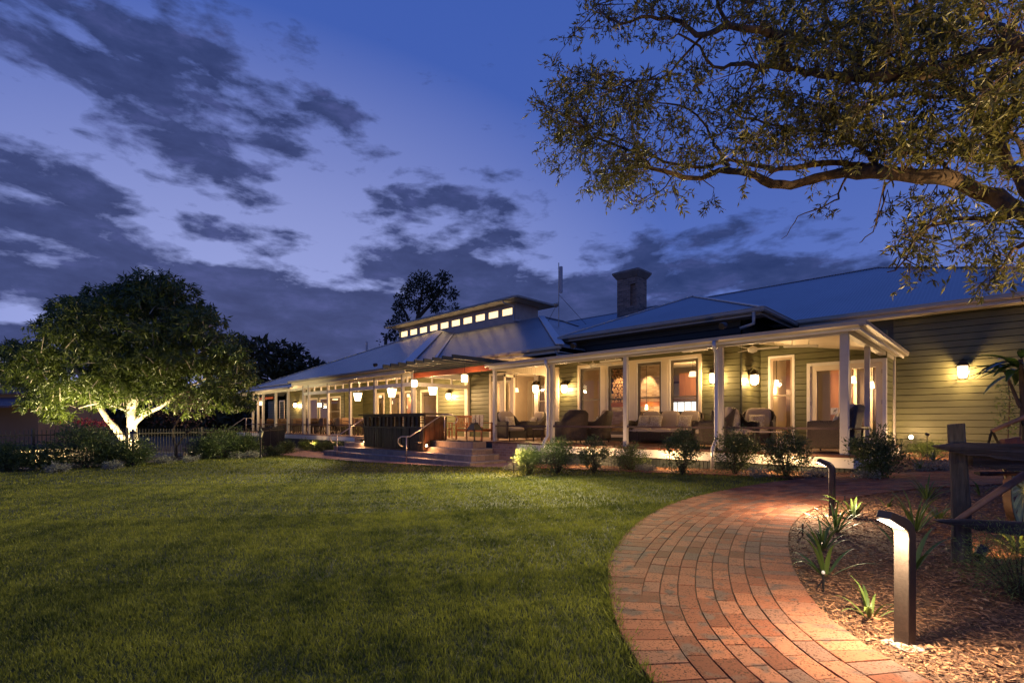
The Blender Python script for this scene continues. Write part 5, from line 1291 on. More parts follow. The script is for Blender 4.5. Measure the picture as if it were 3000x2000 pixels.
# ---------------------------------------------------------------- plants
leafdark = mat('shrub_leaf', (.035, .060, .018), .42, c2=(.12, .17, .045), attr=True, trans=.25)
leafpale = mat('pale_groundcover_leaf', (.16, .17, .13), .5, c2=(.34, .34, .28), attr=True, trans=.2)
strapm = mat('strappy_leaf', (.045, .085, .018), .38, c2=(.17, .23, .05), attr=True, trans=.25)
stemm = mat('brown_stem', (.055, .036, .024), .8, var=.3, vs=12)
barkm = mat('rough_bark', (.028, .018, .012), .9, c2=(.13, .08, .045), vs=7, bump=1.0, bs=16, stretch=(1, 1, .35))
palebark = mat('pale_smooth_bark', (.15, .13, .10), .8, c2=(.40, .35, .28), vs=3, bump=.4, bs=9)
def shrub(loc, rx, rz, n, label, ln=.045, m=None, group='small leafed shrubs along the deck', name='shrub', gap=.5, wd=.45, bottom=.1, cat='shrub'):
    t = empty(name, loc, 0, label, cat, group)
    n = int(n * 2.3); rz *= .86; nc_ = max(14, int(n / 40)); C = unit(RNG.normal(size=(nc_, 3))) * (RNG.random((nc_, 1)) ** .42); C = C * [rx, rx, rz / 2] + [0, 0, rz / 2 + bottom * .5]
    C[:, :2] *= (.62 + .38 * np.sin(np.clip(C[:, 2:3] / rz, 0, 1) * 2.6)); top = RNG.choice(nc_, max(2, nc_ // 9)); C[top, 2] += rz * .13 * RNG.random(len(top))
    sb = MB(); 
    for c in C[:: max(1, nc_ // 26)]: sb.tube([(0, 0, -.03), (c[0] * .4, c[1] * .4, c[2] * .45), tuple(c)], [.009, .005, .002], 5)
    sb.build('stems', stemm, t)
    k = RNG.integers(0, nc_, n); P = C[k] + RNG.normal(0, rx * .17, (n, 3)); P[:, 2] = np.maximum(P[:, 2], .02)
    D = unit(P - [0, 0, rz * .35] + RNG.normal(0, .25, (n, 3)) * rx) + RNG.normal(0, .55, (n, 3))
    leaf_obj('foliage', P, D, ln * (.6 + .8 * RNG.random(n)), ln * wd * (.6 + .7 * RNG.random(n)), m or leafdark, t, fold=.2)
    return t
for px, py, rx, rz, n, lab in ((1552, 1388, .36, .78, 1500, 'small leafed shrub lit from the left beside the brick pier'), (1634, 1388, .42, .95, 1500, 'dark shrub below the first verandah downpipe'),
        (1740, 1386, .38, .92, 1700, 'brightly lit shrub between the second and third verandah posts'), (1848, 1378, .44, .66, 1500, 'low dark shrub under the middle verandah post'),
        (1998, 1390, .40, 1.08, 1900, 'tall lit shrub in front of the wicker chair right of the sofa'), (2152, 1392, .46, 1.02, 2200, 'dark rounded shrub right of the second downpipe'),
        (2302, 1398, .42, .92, 2200, 'glowing shrub in front of the tall window, lit from inside'), (2566, 1402, .42, .92, 2600, 'large airy shrub at the deck corner'), (2712, 1338, .34, .36, 1000, 'small lit shrub behind the path light'),
        (2748, 1322, .25, .75, 800, 'upright shrub against the green wall beside the hooded spike light')):
    shrub(gr(px, py), rx, rz, n, lab, .048 if rz < 1.05 else .05)
for px, py, r, lab in ((2395, 1400, .26, 'pale groundcover clump below the skirt by the farther bollard'), (2545, 1404, .30, 'pale groundcover clump under the corner shrub'), (2735, 1378, .42, 'wide pale groundcover clump on the mulch before the green wall'), (1895, 1381, .22, 'pale groundcover clump under the middle post'),
                       (2220, 1398, .28, 'pale groundcover clump between the downpipe shrub and the glowing shrub'), (1500, 1378, .2, 'pale groundcover clump at the corner of the steps'), (2890, 1366, .3, 'pale groundcover clump behind the wagon shaft'), (2690, 1318, .4, 'pale groundcover glowing under the path light')):
    shrub(gr(px, py), r, .17, 420, lab, .04, leafpale, 'pale groundcover clumps in the mulch', 'groundcover', cat='plant', bottom=.0)
def strappy(loc, n, L, label, w=.022, spread=1.0, droop=.9, group='strappy leaved plants in the mulch'):
    t = empty('strappy_plant', loc, 0, label, 'plant', group); V, F, A = [], [], []; seg = 7
    for i in range(n):
        az = random.random() * 6.283; el = rad(random.uniform(35, 82)); l = L * random.uniform(.6, 1.1); p = Vector((math.cos(az) * .015, math.sin(az) * .015, -.01)); a = el; o = len(V); ww = w * random.uniform(.8, 1.2); r_ = random.random()
        for k in range(seg + 1):
            f = k / seg; wk = ww * (1 - f ** 2.2) * (.5 + .9 * min(1, f * 3)) * .5; sd = Vector((-math.sin(az), math.cos(az), 0)); nn = Vector((-math.cos(az) * math.sin(a), -math.sin(az) * math.sin(a), math.cos(a)))
            V += [p + sd * wk + nn * wk * .35, p, p - sd * wk + nn * wk * .35]; A += [r_] * 3
            p = p + Vector((math.cos(az) * math.cos(a) * spread, math.sin(az) * math.cos(a) * spread, math.sin(a))) * l / seg; a -= droop * random.uniform(.7, 1.3) * f * .55
        for k in range(seg):
            b = o + k * 3; F += [(b, b + 1, b + 4, b + 3), (b + 1, b + 2, b + 5, b + 4)]
    npmesh('leaves', V, F, strapm, t, attr=A, smooth=True); return t
for px, py, n, L, lab in ((2549, 1810, 11, .26, 'bright yellow green strappy plant left of the near bollard'), (2418, 1688, 9, .34, 'lit strappy plant with broad blades beside the path curve'), (2410, 1612, 26, .30, 'dark strappy tuft in front of the farther bollard'), (2448, 1560, 26, .38, 'long arching strappy plant at the foot of the farther bollard'),
        (2500, 1520, 12, .34, 'thin strappy plant right of the farther bollard'), (2680, 1560, 24, .42, 'dark strappy plant behind the head of the near bollard'), (2672, 1675, 7, .42, 'upright pale strappy plant just behind the near bollard'), (2716, 1464, 26, .36, 'spiky strappy plant at the path edge before the timber post'),
        (2600, 1488, 8, .24, 'small sparse strappy seedling near the path'), (2695, 1378, 14, .34, 'spiky strappy plant by the pale groundcover'), (2735, 1352, 16, .36, 'glowing strappy plant at the stake of the hooded spike light'), (2752, 1522, 18, .24, 'dark low tuft against the timber post'),
        (2872, 1452, 10, .24, 'small lit strappy tuft beside the wagon wheel'), (2990, 1625, 22, .38, 'strappy plant below the lower rail at the photo edge'), (878, 1300, 30, .9, 'tall grassy clump beside the fence gate post')):
    strappy(gr(px, py), n, L * 1.25, lab, .026 if L > .3 and n < 20 else .017, droop=.75)
shrub(gr(2990, 1760), .3, .42, 2200, 'fine feathery green bush at the right edge of the mulch', .03, strapm, None, 'feathery_bush', wd=.12)
for px, py, lab in ((2412, 1735, 'thin forked black irrigation stake by the path'), (2352, 1570, 'short black irrigation stake on the inner path edge'), (2475, 1480, 'short black irrigation stake behind the farther bollard')):
    g = gr(px, py); t = empty('irrigation_stake', g, 0, lab, 'stake'); MB().tube([(0, 0, -.03), (.0, 0, .13)], .008, 6).tube([(-.05, 0, 0), (0, 0, .09)], .005, 5).build('stake_body', blackmetal, t)
    if px == 2412: MB().lathe([(.010, .13), (.012, .14), (.006, .15)], 8).build('stake_cap', white, t)
def stone(px, py, r, label, m):
    g = gr(px, py); V, F = [], []; me = bpy.data.meshes.new('flat_stone'); import bmesh; bm = bmesh.new(); bmesh.ops.create_icosphere(bm, subdivisions=3, radius=1)
    for v in bm.verts: f = 1 + .12 * math.sin(v.co.x * 3 + px) + .1 * math.sin(v.co.y * 4); v.co = Vector((v.co.x * r * f, v.co.y * r * .6 * f, v.co.z * r * .28))
    for f in bm.faces: f.smooth = True
    bm.to_mesh(me); bm.free(); me.materials.append(m); o = bpy.data.objects.new('flat_stone', me); col.objects.link(o); o.location = g + Vector((0, 0, .01)); tag(o, label, 'stone')
stone(2568, 1815, .055, 'small orange flat stone beside the bright strappy plant', mat('orange_stone', (.36, .17, .08), .8, var=.2)); stone(2668, 1902, .06, 'grey flat stone behind the foot of the near bollard', mat('grey_stone', (.25, .23, .21), .8, var=.2))

# large leaved frangipani like plant at the right edge
g = gD(2990, 5.2); t = empty('broad_leaf_plant', g, 0, 'tall plant with large glossy dark leaves at the right edge', 'plant')
topz = 2.15; MB().tube([(0, 0, 0), (.02, .02, 1.2), (0, 0, topz - g.z)], [.03, .025, .018], 7).tube([(0, 0, 1.2), (-.12, .0, topz - g.z - .1)], [.02, .012], 6).build('stem', stemm, t)
n = 34; az = RNG.random(n) * 6.283; P = np.stack([.05 * np.cos(az), .05 * np.sin(az), topz - g.z - .16 * RNG.random(n)], 1); D = np.stack([np.cos(az), np.sin(az), RNG.uniform(-.5, .75, n)], 1)
V, F, A = [], [], []
for i in range(n):
    L = random.uniform(.26, .42); w = .085; d = Vector(D[i]).normalized(); p = Vector(P[i]); sd = d.cross(Vector((0, 0, 1))).normalized(); o = len(V); seg = 8; a_ = random.random()
    for k in range(seg + 1):
        f = k / seg; wk = w * math.sin(math.pi * min(.98, f ** .8)) * .5 + .003; up = sd.cross(d); V += [p + sd * wk + up * wk * .3, p, p - sd * wk + up * wk * .3]; A += [a_] * 3; p = p + d * L / seg; d = (d + Vector((0, 0, -.11))).normalized()
    for k in range(seg): b = o + 3 * k; F += [(b, b + 1, b + 4, b + 3), (b + 1, b + 2, b + 5, b + 4)]
npmesh('leaves', V, F, mat('glossy_broad_leaf', (.02, .045, .015), .22, c2=(.10, .17, .03), attr=True, trans=.2), t, attr=A, smooth=True)
g = gD(2950, 12.5); t = empty('young_tree', g, 0, 'thin sapling with small leaves standing before the green wall', 'tree'); MB().tube([(0, 0, 0), (.05, 0, 1.4), (0, 0, 2.1)], [.02, .016, .006], 6).build('trunk', stemm, t)
n = 420; z = .5 + 1.8 * RNG.random(n); a = RNG.random(n) * 6.28; r = .05 + .22 * RNG.random(n); leaf_obj('crown', np.stack([r * np.cos(a), r * np.sin(a), z], 1), RNG.normal(size=(n, 3)), np.full(n, .07), np.full(n, .035), leafdark, t)

# ---------------------------------------------------------------- timber post, slabs and wagon
oldwood = mat('weathered_split_timber', (.022, .017, .014), .85, c2=(.11, .088, .068), vs=9, bump=1.0, bs=14, stretch=(3, 3, .35), det=8)
oldslab = mat('weathered_slab', (.014, .010, .011), .8, c2=(.052, .038, .038), vs=6, bump=1.2, bs=9, stretch=(.35, .35, 4), det=8)
g = gr(2817, 1650); Dp = -s_ * g.x + c_ * g.y
def slab(px0, px1, yt0, yt1, yb0, yb1, D, th, name, label, parent=None, m=None, rag=.3, D1=None, point=False):
    """irregular hewn plank between two picture columns at distance D (world sized)"""
    D1 = D1 or D; N_ = 28; V, F = [], []; random.seed(px0)
    a = atD(px0, 1236, D); b = atD(px1, 1236, D1); t = (b - a).normalized(); nn = Vector((-t.y, t.x, 0))
    zt = lambda px, f: CZ - ((yt0 + (yt1 - yt0) * f) - H_) * (D + (D1 - D) * f) / F_; zb = lambda px, f: CZ - ((yb0 + (yb1 - yb0) * f) - H_) * (D + (D1 - D) * f) / F_
    w1 = w2 = 0
    for i in range(N_ + 1):
        f = i / N_; w1 = w1 * .6 + random.uniform(-1, 1) * .006 * rag; w2 = w2 * .7 + random.uniform(-1, 1) * .016 * rag
        p = a.lerp(b, f); top, bot = zt(0, f) + w1, zb(0, f) + w2
        if point: e = min(1, (f * 3.2) ** .6 + .25); m_ = (top + bot) / 2; top = m_ + (top - m_) * e; bot = m_ + (bot - m_) * e
        th_ = th * (1 + random.uniform(-.1, .1))
        for s1, zz in ((1, bot + .01), (-1, bot), (-1.15, (top + bot) / 2), (-1, top), (1, top - .005), (1.1, (top + bot) / 2)): q = p + nn * s1 * th_ / 2; V.append((q.x, q.y, zz))
    for i in range(N_):
        for k in range(6): F.append((i * 6 + k, i * 6 + (k + 1) % 6, i * 6 + 6 + (k + 1) % 6, i * 6 + 6 + k))
    F += [(5, 4, 3, 2, 1, 0), tuple(N_ * 6 + k for k in range(6))]
    return MB().add(V, F).build(name, m or oldslab, parent)
SF = empty('slab_fence', (0, 0, 0), 0, 'weathered bush timber frame of one rough post with a thick slab and a lower rail', 'fence')
V, F = [], []; seg = 14; N_ = 26; random.seed(9); off = [random.uniform(.86, 1.1) for _ in range(seg)]
ztop = CZ - (1243 - H_) * Dp / F_
for i in range(N_ + 1):
    f = i / N_; z = g.z - .1 + (ztop - g.z + .1) * f; cx = g.x + .01 * math.sin(f * 4) - (.01 + .032 * f) * c_ ; cy = g.y + .01 * math.cos(f * 5) - (.01 + .032 * f) * s_
    for k in range(seg):
        off[k] = min(1.14, max(.8, off[k] + random.uniform(-.035, .035))); r = (.066 - .012 * f) * off[k]; a = 2 * math.pi * k / seg; V.append((cx + r * math.cos(a), cy + r * math.sin(a), z + (random.uniform(-.006, .012) if i == N_ else 0)))
for i in range(N_):
    for k in range(seg): F.append((i * seg + k, i * seg + (k + 1) % seg, i * seg + seg + (k + 1) % seg, i * seg + seg + k))
F.append(tuple(range(N_ * seg, N_ * seg + seg))); MB().add(V, F).build('post', oldwood, SF)
slab(2740, 3180, 1293, 1302, 1322, 1372, Dp - .02, .09, 'slab', '', SF, point=True, D1=Dp - .25)
slab(2842, 3180, 1330, 1340, 1362, 1405, Dp - .035, .075, 'slab', '', SF, rag=.9, D1=Dp - .26)
slab(2738, 3180, 1514, 1534, 1532, 1592, Dp - .10, .07, 'rail', '', SF, point=True, rag=.5, D1=Dp - .3)
WG = empty('old_wagon', (0, 0, 0), 0, 'old horse drawn wagon with cream spoked wheel behind the timber slab', 'wagon')
pole = mat('worn_orange_timber', (.36, .16, .075), .55, c2=(.16, .07, .04), vs=5, bump=.3, bs=14, stretch=(1, 1, 1))
D2 = Dp + .15
MB().tube([atD(2797, 1530, D2 - .25), atD(2890, 1463, D2 - .2), atD(3010, 1385, D2 - .15), atD(3200, 1262, D2 - .05)], [.022, .026, .03, .034], 10).build('shaft', pole, WG, smooth=True)
MB().tube([atD(2906, 1262, D2 + .1), atD(3000, 1222, D2 + .05), atD(3150, 1165, D2)], [.016, .018, .02], 8).build('seat_rail', pole, WG, smooth=True)
MB().tube([atD(2906, 1262, D2 + .1), atD(2893, 1305, D2 + .15), atD(2885, 1345, D2 + .15)], .010, 6).tube([atD(2906, 1258, D2 + .1), atD(2925, 1300, D2 + .2), atD(2945, 1400, D2 + .25)], .010, 6).tube([atD(2990, 1225, D2 + .05), atD(2998, 1250, D2 + .08), atD(2996, 1290, D2 + .1)], .010, 6).build('iron_brackets', blackmetal, WG)
slab(2862, 3180, 1380, 1378, 1392, 1396, Dp + .1, .05, 'footboard', '', WG, m=railm, rag=.2)
slab(2935, 3180, 1285, 1250, 1345, 1370, Dp + .35, .05, 'body_panel', '', WG, m=mat('wagon_body_paint', (.10, .035, .02), .5, var=.3), rag=.2)
# wheel
wc = atD(3000, 1430, Dp + .55); wr_ = (3000 - 2897) * (Dp + .55) / F_ * 1.04
ax = Vector((s_, -c_, 0)) ; ax = (Matrix.Rotation(rad(28), 3, 'Z') @ ax).normalized(); tx = Vector((-ax.y, ax.x, 0)); up = Vector((0, 0, 1)); R_ = wr_ / abs(tx.dot(Vector((c_, s_, 0))))
wheel = empty('wheel', (0, 0, 0)); wheel.parent = WG
def ring(r0, r1, w, n=48):
    V, F = [], []
    for i in range(n):
        a = 2 * math.pi * i / n; d = tx * math.cos(a) + up * math.sin(a)
        for r, o in ((r0, -w), (r1, -w), (r1, w), (r0, w)): V.append(wc + d * r + ax * o / 2)
    for i in range(n):
        j = (i + 1) % n
        for k in range(4): F.append((i * 4 + k, i * 4 + (k + 1) % 4, j * 4 + (k + 1) % 4, j * 4 + k))
    return V, F
creamp = mat('yellow_cream_paint', (.50, .52, .20), .55, c2=(.34, .33, .16), vs=9)
MB().add(*ring(R_ - .012, R_, .055)).build('tyre', mat('rusted_iron', (.06, .03, .02), .7, var=.4, vs=10), wheel); MB().add(*ring(R_ - .055, R_ - .013, .05)).build('rim', creamp, wheel)
m = MB()
for k in range(12): a = 2 * math.pi * k / 12 + .15; d = tx * math.cos(a) + up * math.sin(a); m.bar(wc + d * .05, wc + d * (R_ - .05), .026, .034)
m.build('spokes', creamp, wheel); hub = MB(); Mh = Matrix.Translation(wc) @ ax.to_track_quat('Z', 'Y').to_matrix().to_4x4(); hub.lathe([(.035, -.1), (.055, -.06), (.06, .04), (.045, .1), (.02, .12)], 16, M=Mh); hub.build('hub', creamp, wheel, smooth=True)

# ---------------------------------------------------------------- the big overhanging tree
BT = empty('overhanging_tree', gD(3450, 5.2), 0, 'large spreading tree whose gnarled limbs hang over the lawn from the upper right', 'tree'); btl = BT.location.copy(); BT.location = (0, 0, 0)
def Dp_(px, py): return 7.6 - 2.6 * (px - 1560) / 1440
def tp(px, py, dj=0): return atD(px, py, Dp_(px, py) + dj)
limbs = [([(3500, 1420), (3440, 1150), (3330, 900), (3180, 730), (3000, 625), (2871, 561), (2744, 523), (2584, 506), (2425, 512), (2316, 545), (2233, 523), (2138, 497), (2055, 520), (1975, 512), (1908, 488), (1857, 446), (1755, 408)], .135, .012, 0),
         [0] and ([(2650, 510), (2520, 487), (2425, 475), (2297, 497), (2233, 491), (2138, 469), (2042, 491), (1946, 472), (1870, 430), (1790, 400), (1720, 370)], .05, .008, .3),
         ([(3330, 900), (3280, 500), (3150, 230), (3000, 130), (2871, 166), (2776, 198), (2680, 217), (2520, 221), (2361, 210), (2310, 198), (2233, 198), (2170, 182), (2093, 198), (2048, 140), (1990, 100)], .12, .01, -.3),
         ([(2310, 198), (2291, 140), (2265, 96), (2138, 77), (2061, 104), (1978, 57), (1883, 51), (1819, 70), (1740, 20)], .055, .007, -.3),
         ([(2061, 104), (2000, 172), (1934, 230), (1857, 242), (1780, 262)], .02, .005, -.2), ([(2138, 77), (2110, 20), (2090, -60)], .03, .01, -.3),
         ([(3150, 760), (2935, 446), (2871, 344), (2807, 274), (2750, 205), (2715, 110), (2680, 10), (2650, -80)], .09, .02, .5), ([(2935, 446), (2830, 290), (2776, 281), (2673, 281), (2560, 300), (2470, 340)], .045, .008, .5),
         ([(3000, 625), (2900, 640), (2776, 648), (2680, 695), (2648, 765), (2600, 800)], .03, .006, -.2), ([(3100, 690), (2980, 720), (2930, 790), (2890, 850)], .04, .006, .2), ([(2744, 523), (2603, 529), (2584, 612), (2552, 680), (2520, 710)], .014, .004, -.2),
         ([(2480, 515), (2455, 570), (2444, 590), (2361, 625), (2320, 665), (2291, 700)], .013, .003, 0), ([(2584, 506), (2480, 400), (2330, 380), (2220, 350), (2100, 320)], .04, .006, .6), ([(2138, 497), (2080, 400), (2040, 340), (1960, 300), (1850, 300)], .028, .005, .4),
         ([(3000, 130), (2900, 60), (2820, -20)], .05, .02, .2), ([(2520, 221), (2470, 130), (2420, 40), (2400, -50)], .03, .01, .2), ([(3100, 650), (3020, 480), (2960, 380), (2980, 260)], .06, .01, .1), ([(1975, 512), (1930, 560), (1860, 590)], .012, .004, .1), ([(2871, 561), (2700, 450), (2560, 420), (2400, 430)], .035, .006, .5)]
limbs = [l for l in limbs if l]
seedpts = []; tb = MB(); random.seed(21)
for pts, r0, r1, dj in limbs:
    P = smooth_curve([tp(x, y, dj + .25 * math.sin(i * 1.7)) if i else tp(x, y, dj if False else 0) for i, (x, y) in enumerate(pts)], .13)
    n_ = len(P); P2 = [p + Vector((random.uniform(-1, 1), random.uniform(-1, 1), random.uniform(-1, 1))) * .02 for p in P]
    rr0 = [(r0 + (r1 - r0) * (i / (n_ - 1)) ** .8) * random.uniform(.88, 1.14) for i in range(n_)]
    tb.tube(P2, rr0, 10)
    for i in range(n_): 
        if rr0[i] < .12: seedpts.append(P2[i])
# trunk to the ground, outside the picture
tb.tube([tp(3500, 1420), btl + Vector((.1, .1, .6)), btl + Vector((.15, .1, -.2))], [.18, .24, .34], 12)
SP = np.array([tuple(p) for p in seedpts])
fol = [(1720, 330, 170, 130, 1.3), (1640, 200, 100, 60, .35), (1740, 440, 150, 110, 1.1), (1880, 60, 230, 80, .7), (1990, 300, 150, 110, .9), (2110, 420, 140, 80, .8), (1900, 520, 160, 80, .8), (2010, 590, 90, 35, .35), (2300, 330, 220, 120, 1.1),
       (2450, 60, 300, 110, 1.2), (2330, 140, 140, 70, .5), (2620, 130, 250, 110, 1.2), (2500, 380, 250, 100, 1.1), (2760, 330, 200, 120, 1.3), (2820, 60, 180, 90, 1.1), (2950, 260, 90, 200, 1.2), (2700, 440, 200, 50, .6), (2920, 500, 110, 70, .6), (2380, 590, 110, 35, .22),
       (2700, 640, 110, 60, .6), (2740, 730, 130, 65, .75), (2910, 690, 100, 80, .8), (2930, 800, 80, 60, .6), (2640, 790, 60, 40, .3), (2600, 590, 70, 50, .25), (2100, 160, 130, 50, .3), (2150, 30, 150, 50, .5), (3080, 400, 80, 250, .6), (1640, 330, 70, 60, .4), (3000, -60, 250, 60, .6), (2400, -60, 500, 50, .8)]
CL = []
for px, py, rx, ry, w in fol:
    n_ = int(rx * ry / 560 * w * (.8 if px > 2550 else 1)) + 1
    for _ in range(n_):
        a = random.random() * 6.283; r = math.sqrt(random.random()); x = px + math.cos(a) * r * rx; y = py + math.sin(a) * r * ry
        CL.append(tuple(tp(x, y, random.gauss(0, .55))))
CL = np.array(CL); print('clumps', len(CL))
LP, LD, LL = [], [], []
for c in CL:
    d = np.linalg.norm(SP - c, axis=1) + .35 * np.maximum(0, c[2] * 0); j = int(d.argmin()); s0 = Vector(SP[j]); e = Vector(c); v = e - s0
    if v.length > 1.6: s0 = e - v.normalized() * 1.6
    mid = (s0 + e) / 2 + Vector((random.gauss(0, .07), random.gauss(0, .07), random.gauss(.03, .07))); v = e - s0
    tb.tube([s0, mid, e], [.008, .005, .002], 4, cap=False)
    nt_ = 7
    for k in range(nt_):
        st_ = mid.lerp(e, random.uniform(.1, 1)); dr = (v.normalized() * .5 + Vector((random.gauss(0, .8), random.gauss(0, .8), random.gauss(-.1, .7)))).normalized(); ln_ = random.uniform(.14, .34); en = st_ + dr * ln_ + Vector((0, 0, -.03))
        tb.tube([st_, en], [.0025, .001], 3, cap=False)
        m_ = 10
        for q in range(m_):
            f = random.uniform(.3, 1.0); LP.append(st_.lerp(en, f)); LD.append(dr * .6 + Vector((random.gauss(0, .6), random.gauss(0, .6), random.gauss(-.1, .6)))); LL.append(random.uniform(.055, .10))
tb.build('trunk', barkm, BT)
treeleaf = mat('olive_tree_leaf', (.050, .058, .012), .42, c2=(.20, .18, .038), attr=True, trans=.25)
LL = np.array(LL); print('tree leaves', len(LL))
leaf_obj('crown', np.array([tuple(p) for p in LP]), np.array([tuple(p) for p in LD]), LL, LL * .26, treeleaf, BT, fold=.3)

# ---------------------------------------------------------------- rounded tree at the left
MT = empty('round_tree', (0, 0, 0), 0, 'broad domed tree with drooping leaves and a pale trunk lit from below', 'tree')
MD = 24.5
def mp(px, py, dd=0): return atD(px, py, MD + dd)
tr_ = MB(); base = mp(395, 1318); base.z = -.1
ml = [([(395, 1325), (388, 1270), (386, 1225), (382, 1180), (370, 1120), (350, 1050), (330, 980)], .24, .08, 0), ([(392, 1320), (360, 1285), (335, 1250), (318, 1232), (290, 1190), (262, 1145), (220, 1080), (180, 1050), (110, 1040)], .17, .05, -.6), ([(388, 1245), (420, 1215), (450, 1200), (480, 1185), (560, 1130), (620, 1100)], .14, .04, .3),
      ([(384, 1200), (410, 1130), (440, 1050), (470, 980), (500, 920)], .18, .06, -.5), ([(350, 1050), (300, 960), (270, 900)], .10, .04, .5), ([(370, 1120), (420, 1010), (400, 920)], .12, .04, 1), ([(262, 1145), (300, 1060), (310, 1000)], .10, .04, 1.2), ([(384, 1210), (340, 1190), (290, 1180), (230, 1195)], .06, .03, -1.5)]
for pts, r0, r1, dj in ml:
    P = smooth_curve([mp(x, y, dj * i / len(pts)) for i, (x, y) in enumerate(pts)], .4); n_ = len(P); tr_.tube(P, [(r0 + (r1 - r0) * i / (n_ - 1)) * random.uniform(.92, 1.08) for i in range(n_)], 9)
lobes = [(390, 900, 130), (480, 880, 110), (300, 950, 110), (190, 970, 90), (560, 980, 110), (110, 1050, 100), (200, 1080, 110), (640, 1080, 90), (680, 1150, 80), (520, 1100, 110), (120, 1150, 80), (180, 1190, 80), (420, 1010, 120), (330, 1060, 110), (610, 1190, 80), (260, 1160, 70), (440, 1110, 90), (700, 1190, 40), (20, 1100, 60), (230, 900, 70), (540, 1180, 60), (590, 900, 50), (150, 1220, 40), (640, 1010, 80), (280, 870, 70), (390, 850, 80), (470, 835, 60), (380, 1120, 70), (330, 1165, 55), (450, 1150, 60), (300, 1110, 60), (355, 1155, 62), (300, 1145, 62), (430, 1155, 62), (490, 1145, 62), (250, 1140, 60), (400, 1060, 80), (500, 1060, 80)]
lobes = [(px, py + (1250 - py) * .11, r * .96) for px, py, r in lobes]
MP_, MDr = [], []
for px, py, r in lobes:
    for dd in (-1.0, 0, 1.0):
        rw = r * MD / F_; c = np.array(mp(px, py, dd * (3.6 if r > 85 else 2.0) * random.uniform(.6, 1.1)))
        for q in range(7 if r > 80 else 4):
            w = unit(RNG.normal(size=3)); w[2] = abs(w[2]) if random.random() < .7 else w[2]; rs = rw * random.uniform(.30, .52); cs = c + w * rw * random.uniform(.45, .82)
            nn = int(40 * rs * rs) + 7; u = unit(RNG.normal(size=(nn, 3))); u[:, 2] = np.where(u[:, 2] < -.3, -u[:, 2], u[:, 2])
            MP_.append(cs + u * (.7 + .35 * RNG.random((nn, 1))) * rs * [1.15, 1.15, .8]); MDr.append(u)
C = np.concatenate(MP_); U = np.concatenate(MDr); k = C[:, 2] > 1.1; C, U = C[k], U[k]; m_ = 10; n = len(C) * m_; print('mango leaves', n)
P = np.repeat(C, m_, 0) + RNG.normal(0, .05, (n, 3)); D = np.repeat(U, m_, 0) * .35 + RNG.normal(0, .55, (n, 3)) + [0, 0, -.55]
ML = .17 + .16 * RNG.random(n)
leaf_obj('crown', P, D, ML, ML * .23, mat('mango_leaf', (.022, .040, .008), .36, c2=(.105, .14, .022), attr=True, trans=.25), MT, fold=.2)
tw = MB()
for i in range(0, len(C), 24):
    c = Vector(C[i]); o = c - Vector(U[i]) * random.uniform(.5, 1.1); tw.tube([o, (o + c) / 2 + Vector((0, 0, .06)), c], [.022, .015, .006], 4, cap=False)
o_ = len(tr_.v); tr_.v += tw.v; tr_.f += [tuple(i + o_ for i in q) for q in tw.f]
tr_.build('trunk', palebark, MT, smooth=True)
for k_, (px, py, aim, pw, lab) in enumerate(((322, 1336, (386, 1190), 480, 'glaring uplight at the left foot of the round tree'), (428, 1342, (405, 1150), 560, 'uplight hidden in the shrub right of the round tree trunk'), (250, 1350, (170, 1040), 520, 'uplight below the left branches of the round tree'), (560, 1340, (600, 1080), 520, 'uplight below the right branches of the round tree'), (60, 1372, (260, 950), 380, 'uplight in the border left of the round dark shrub'))):  # the last uplight is added to brighten the upper crown
    D = (22.6, 23.2, 22.6, 22.6, 17.6, 20.2)[k_]; g = atD(px, 1236, D); g.z = .0; t = empty('tree_uplight', g, 0, lab, 'garden light', 'uplights around the round tree')
    MB().lathe([(.06, 0), (.07, .02), (.07, .14), (.05, .15)], 10).build('housing', blackmetal, t); MB().lathe([(.045, .151), (.045, .156)], 10).build('lens', emlamp, t)
    a = (mp(*aim) - g).normalized(); l = light('uplight_lamp', Vector((0, 0, .2)), pw * 3.0, (1, .80, .42), .06, 'SPOT', t, spot=rad(125)); l.rotation_euler = a.to_track_quat('-Z', 'Y').to_euler()

# ---------------------------------------------------------------- other trees and the neighbour behind
nightleaf = mat('night_tree_leaf', (.012, .018, .008), .7, c2=(.03, .04, .016), attr=True)
def fartree(lobes, D, label, name='tree', trunk=None, dens=2.2, ln=.5, group='trees behind the clubhouse', m=None, thin=1.0):
    t = empty(name, (0, 0, 0), 0, label, 'tree', group); PP, UU = [], []; T = MB()
    if trunk:
        for pts, r0, r1 in trunk: P = smooth_curve([atD(x, y, D) for x, y in pts], 1.0); n_ = len(P); T.tube(P, [r0 + (r1 - r0) * i / (n_ - 1) for i in range(n_)], 6)
    else: px, py, r = lobes[0]; T.tube([(*atD(px, 1236, D)[:2], 0), tuple(atD(px, py, D))], [.5, .2], 6)
    for px, py, r in lobes:
        rw = r * D / F_; nn = int(dens * 60 * rw * rw); u = unit(RNG.normal(size=(nn, 3))); rr = RNG.random((nn, 1)) ** .5; PP.append(np.array(atD(px, py, D)) + u * rr * rw * [1, 1, .8 * thin]); UU.append(u)
    P = np.concatenate(PP); U = np.concatenate(UU); n = len(P); T.build('trunk', stemm, t)
    leaf_obj('crown', P, U + RNG.normal(0, .8, (n, 3)), ln * (.6 + .8 * RNG.random(n)), ln * .45 * (.6 + .8 * RNG.random(n)), m or nightleaf, t)
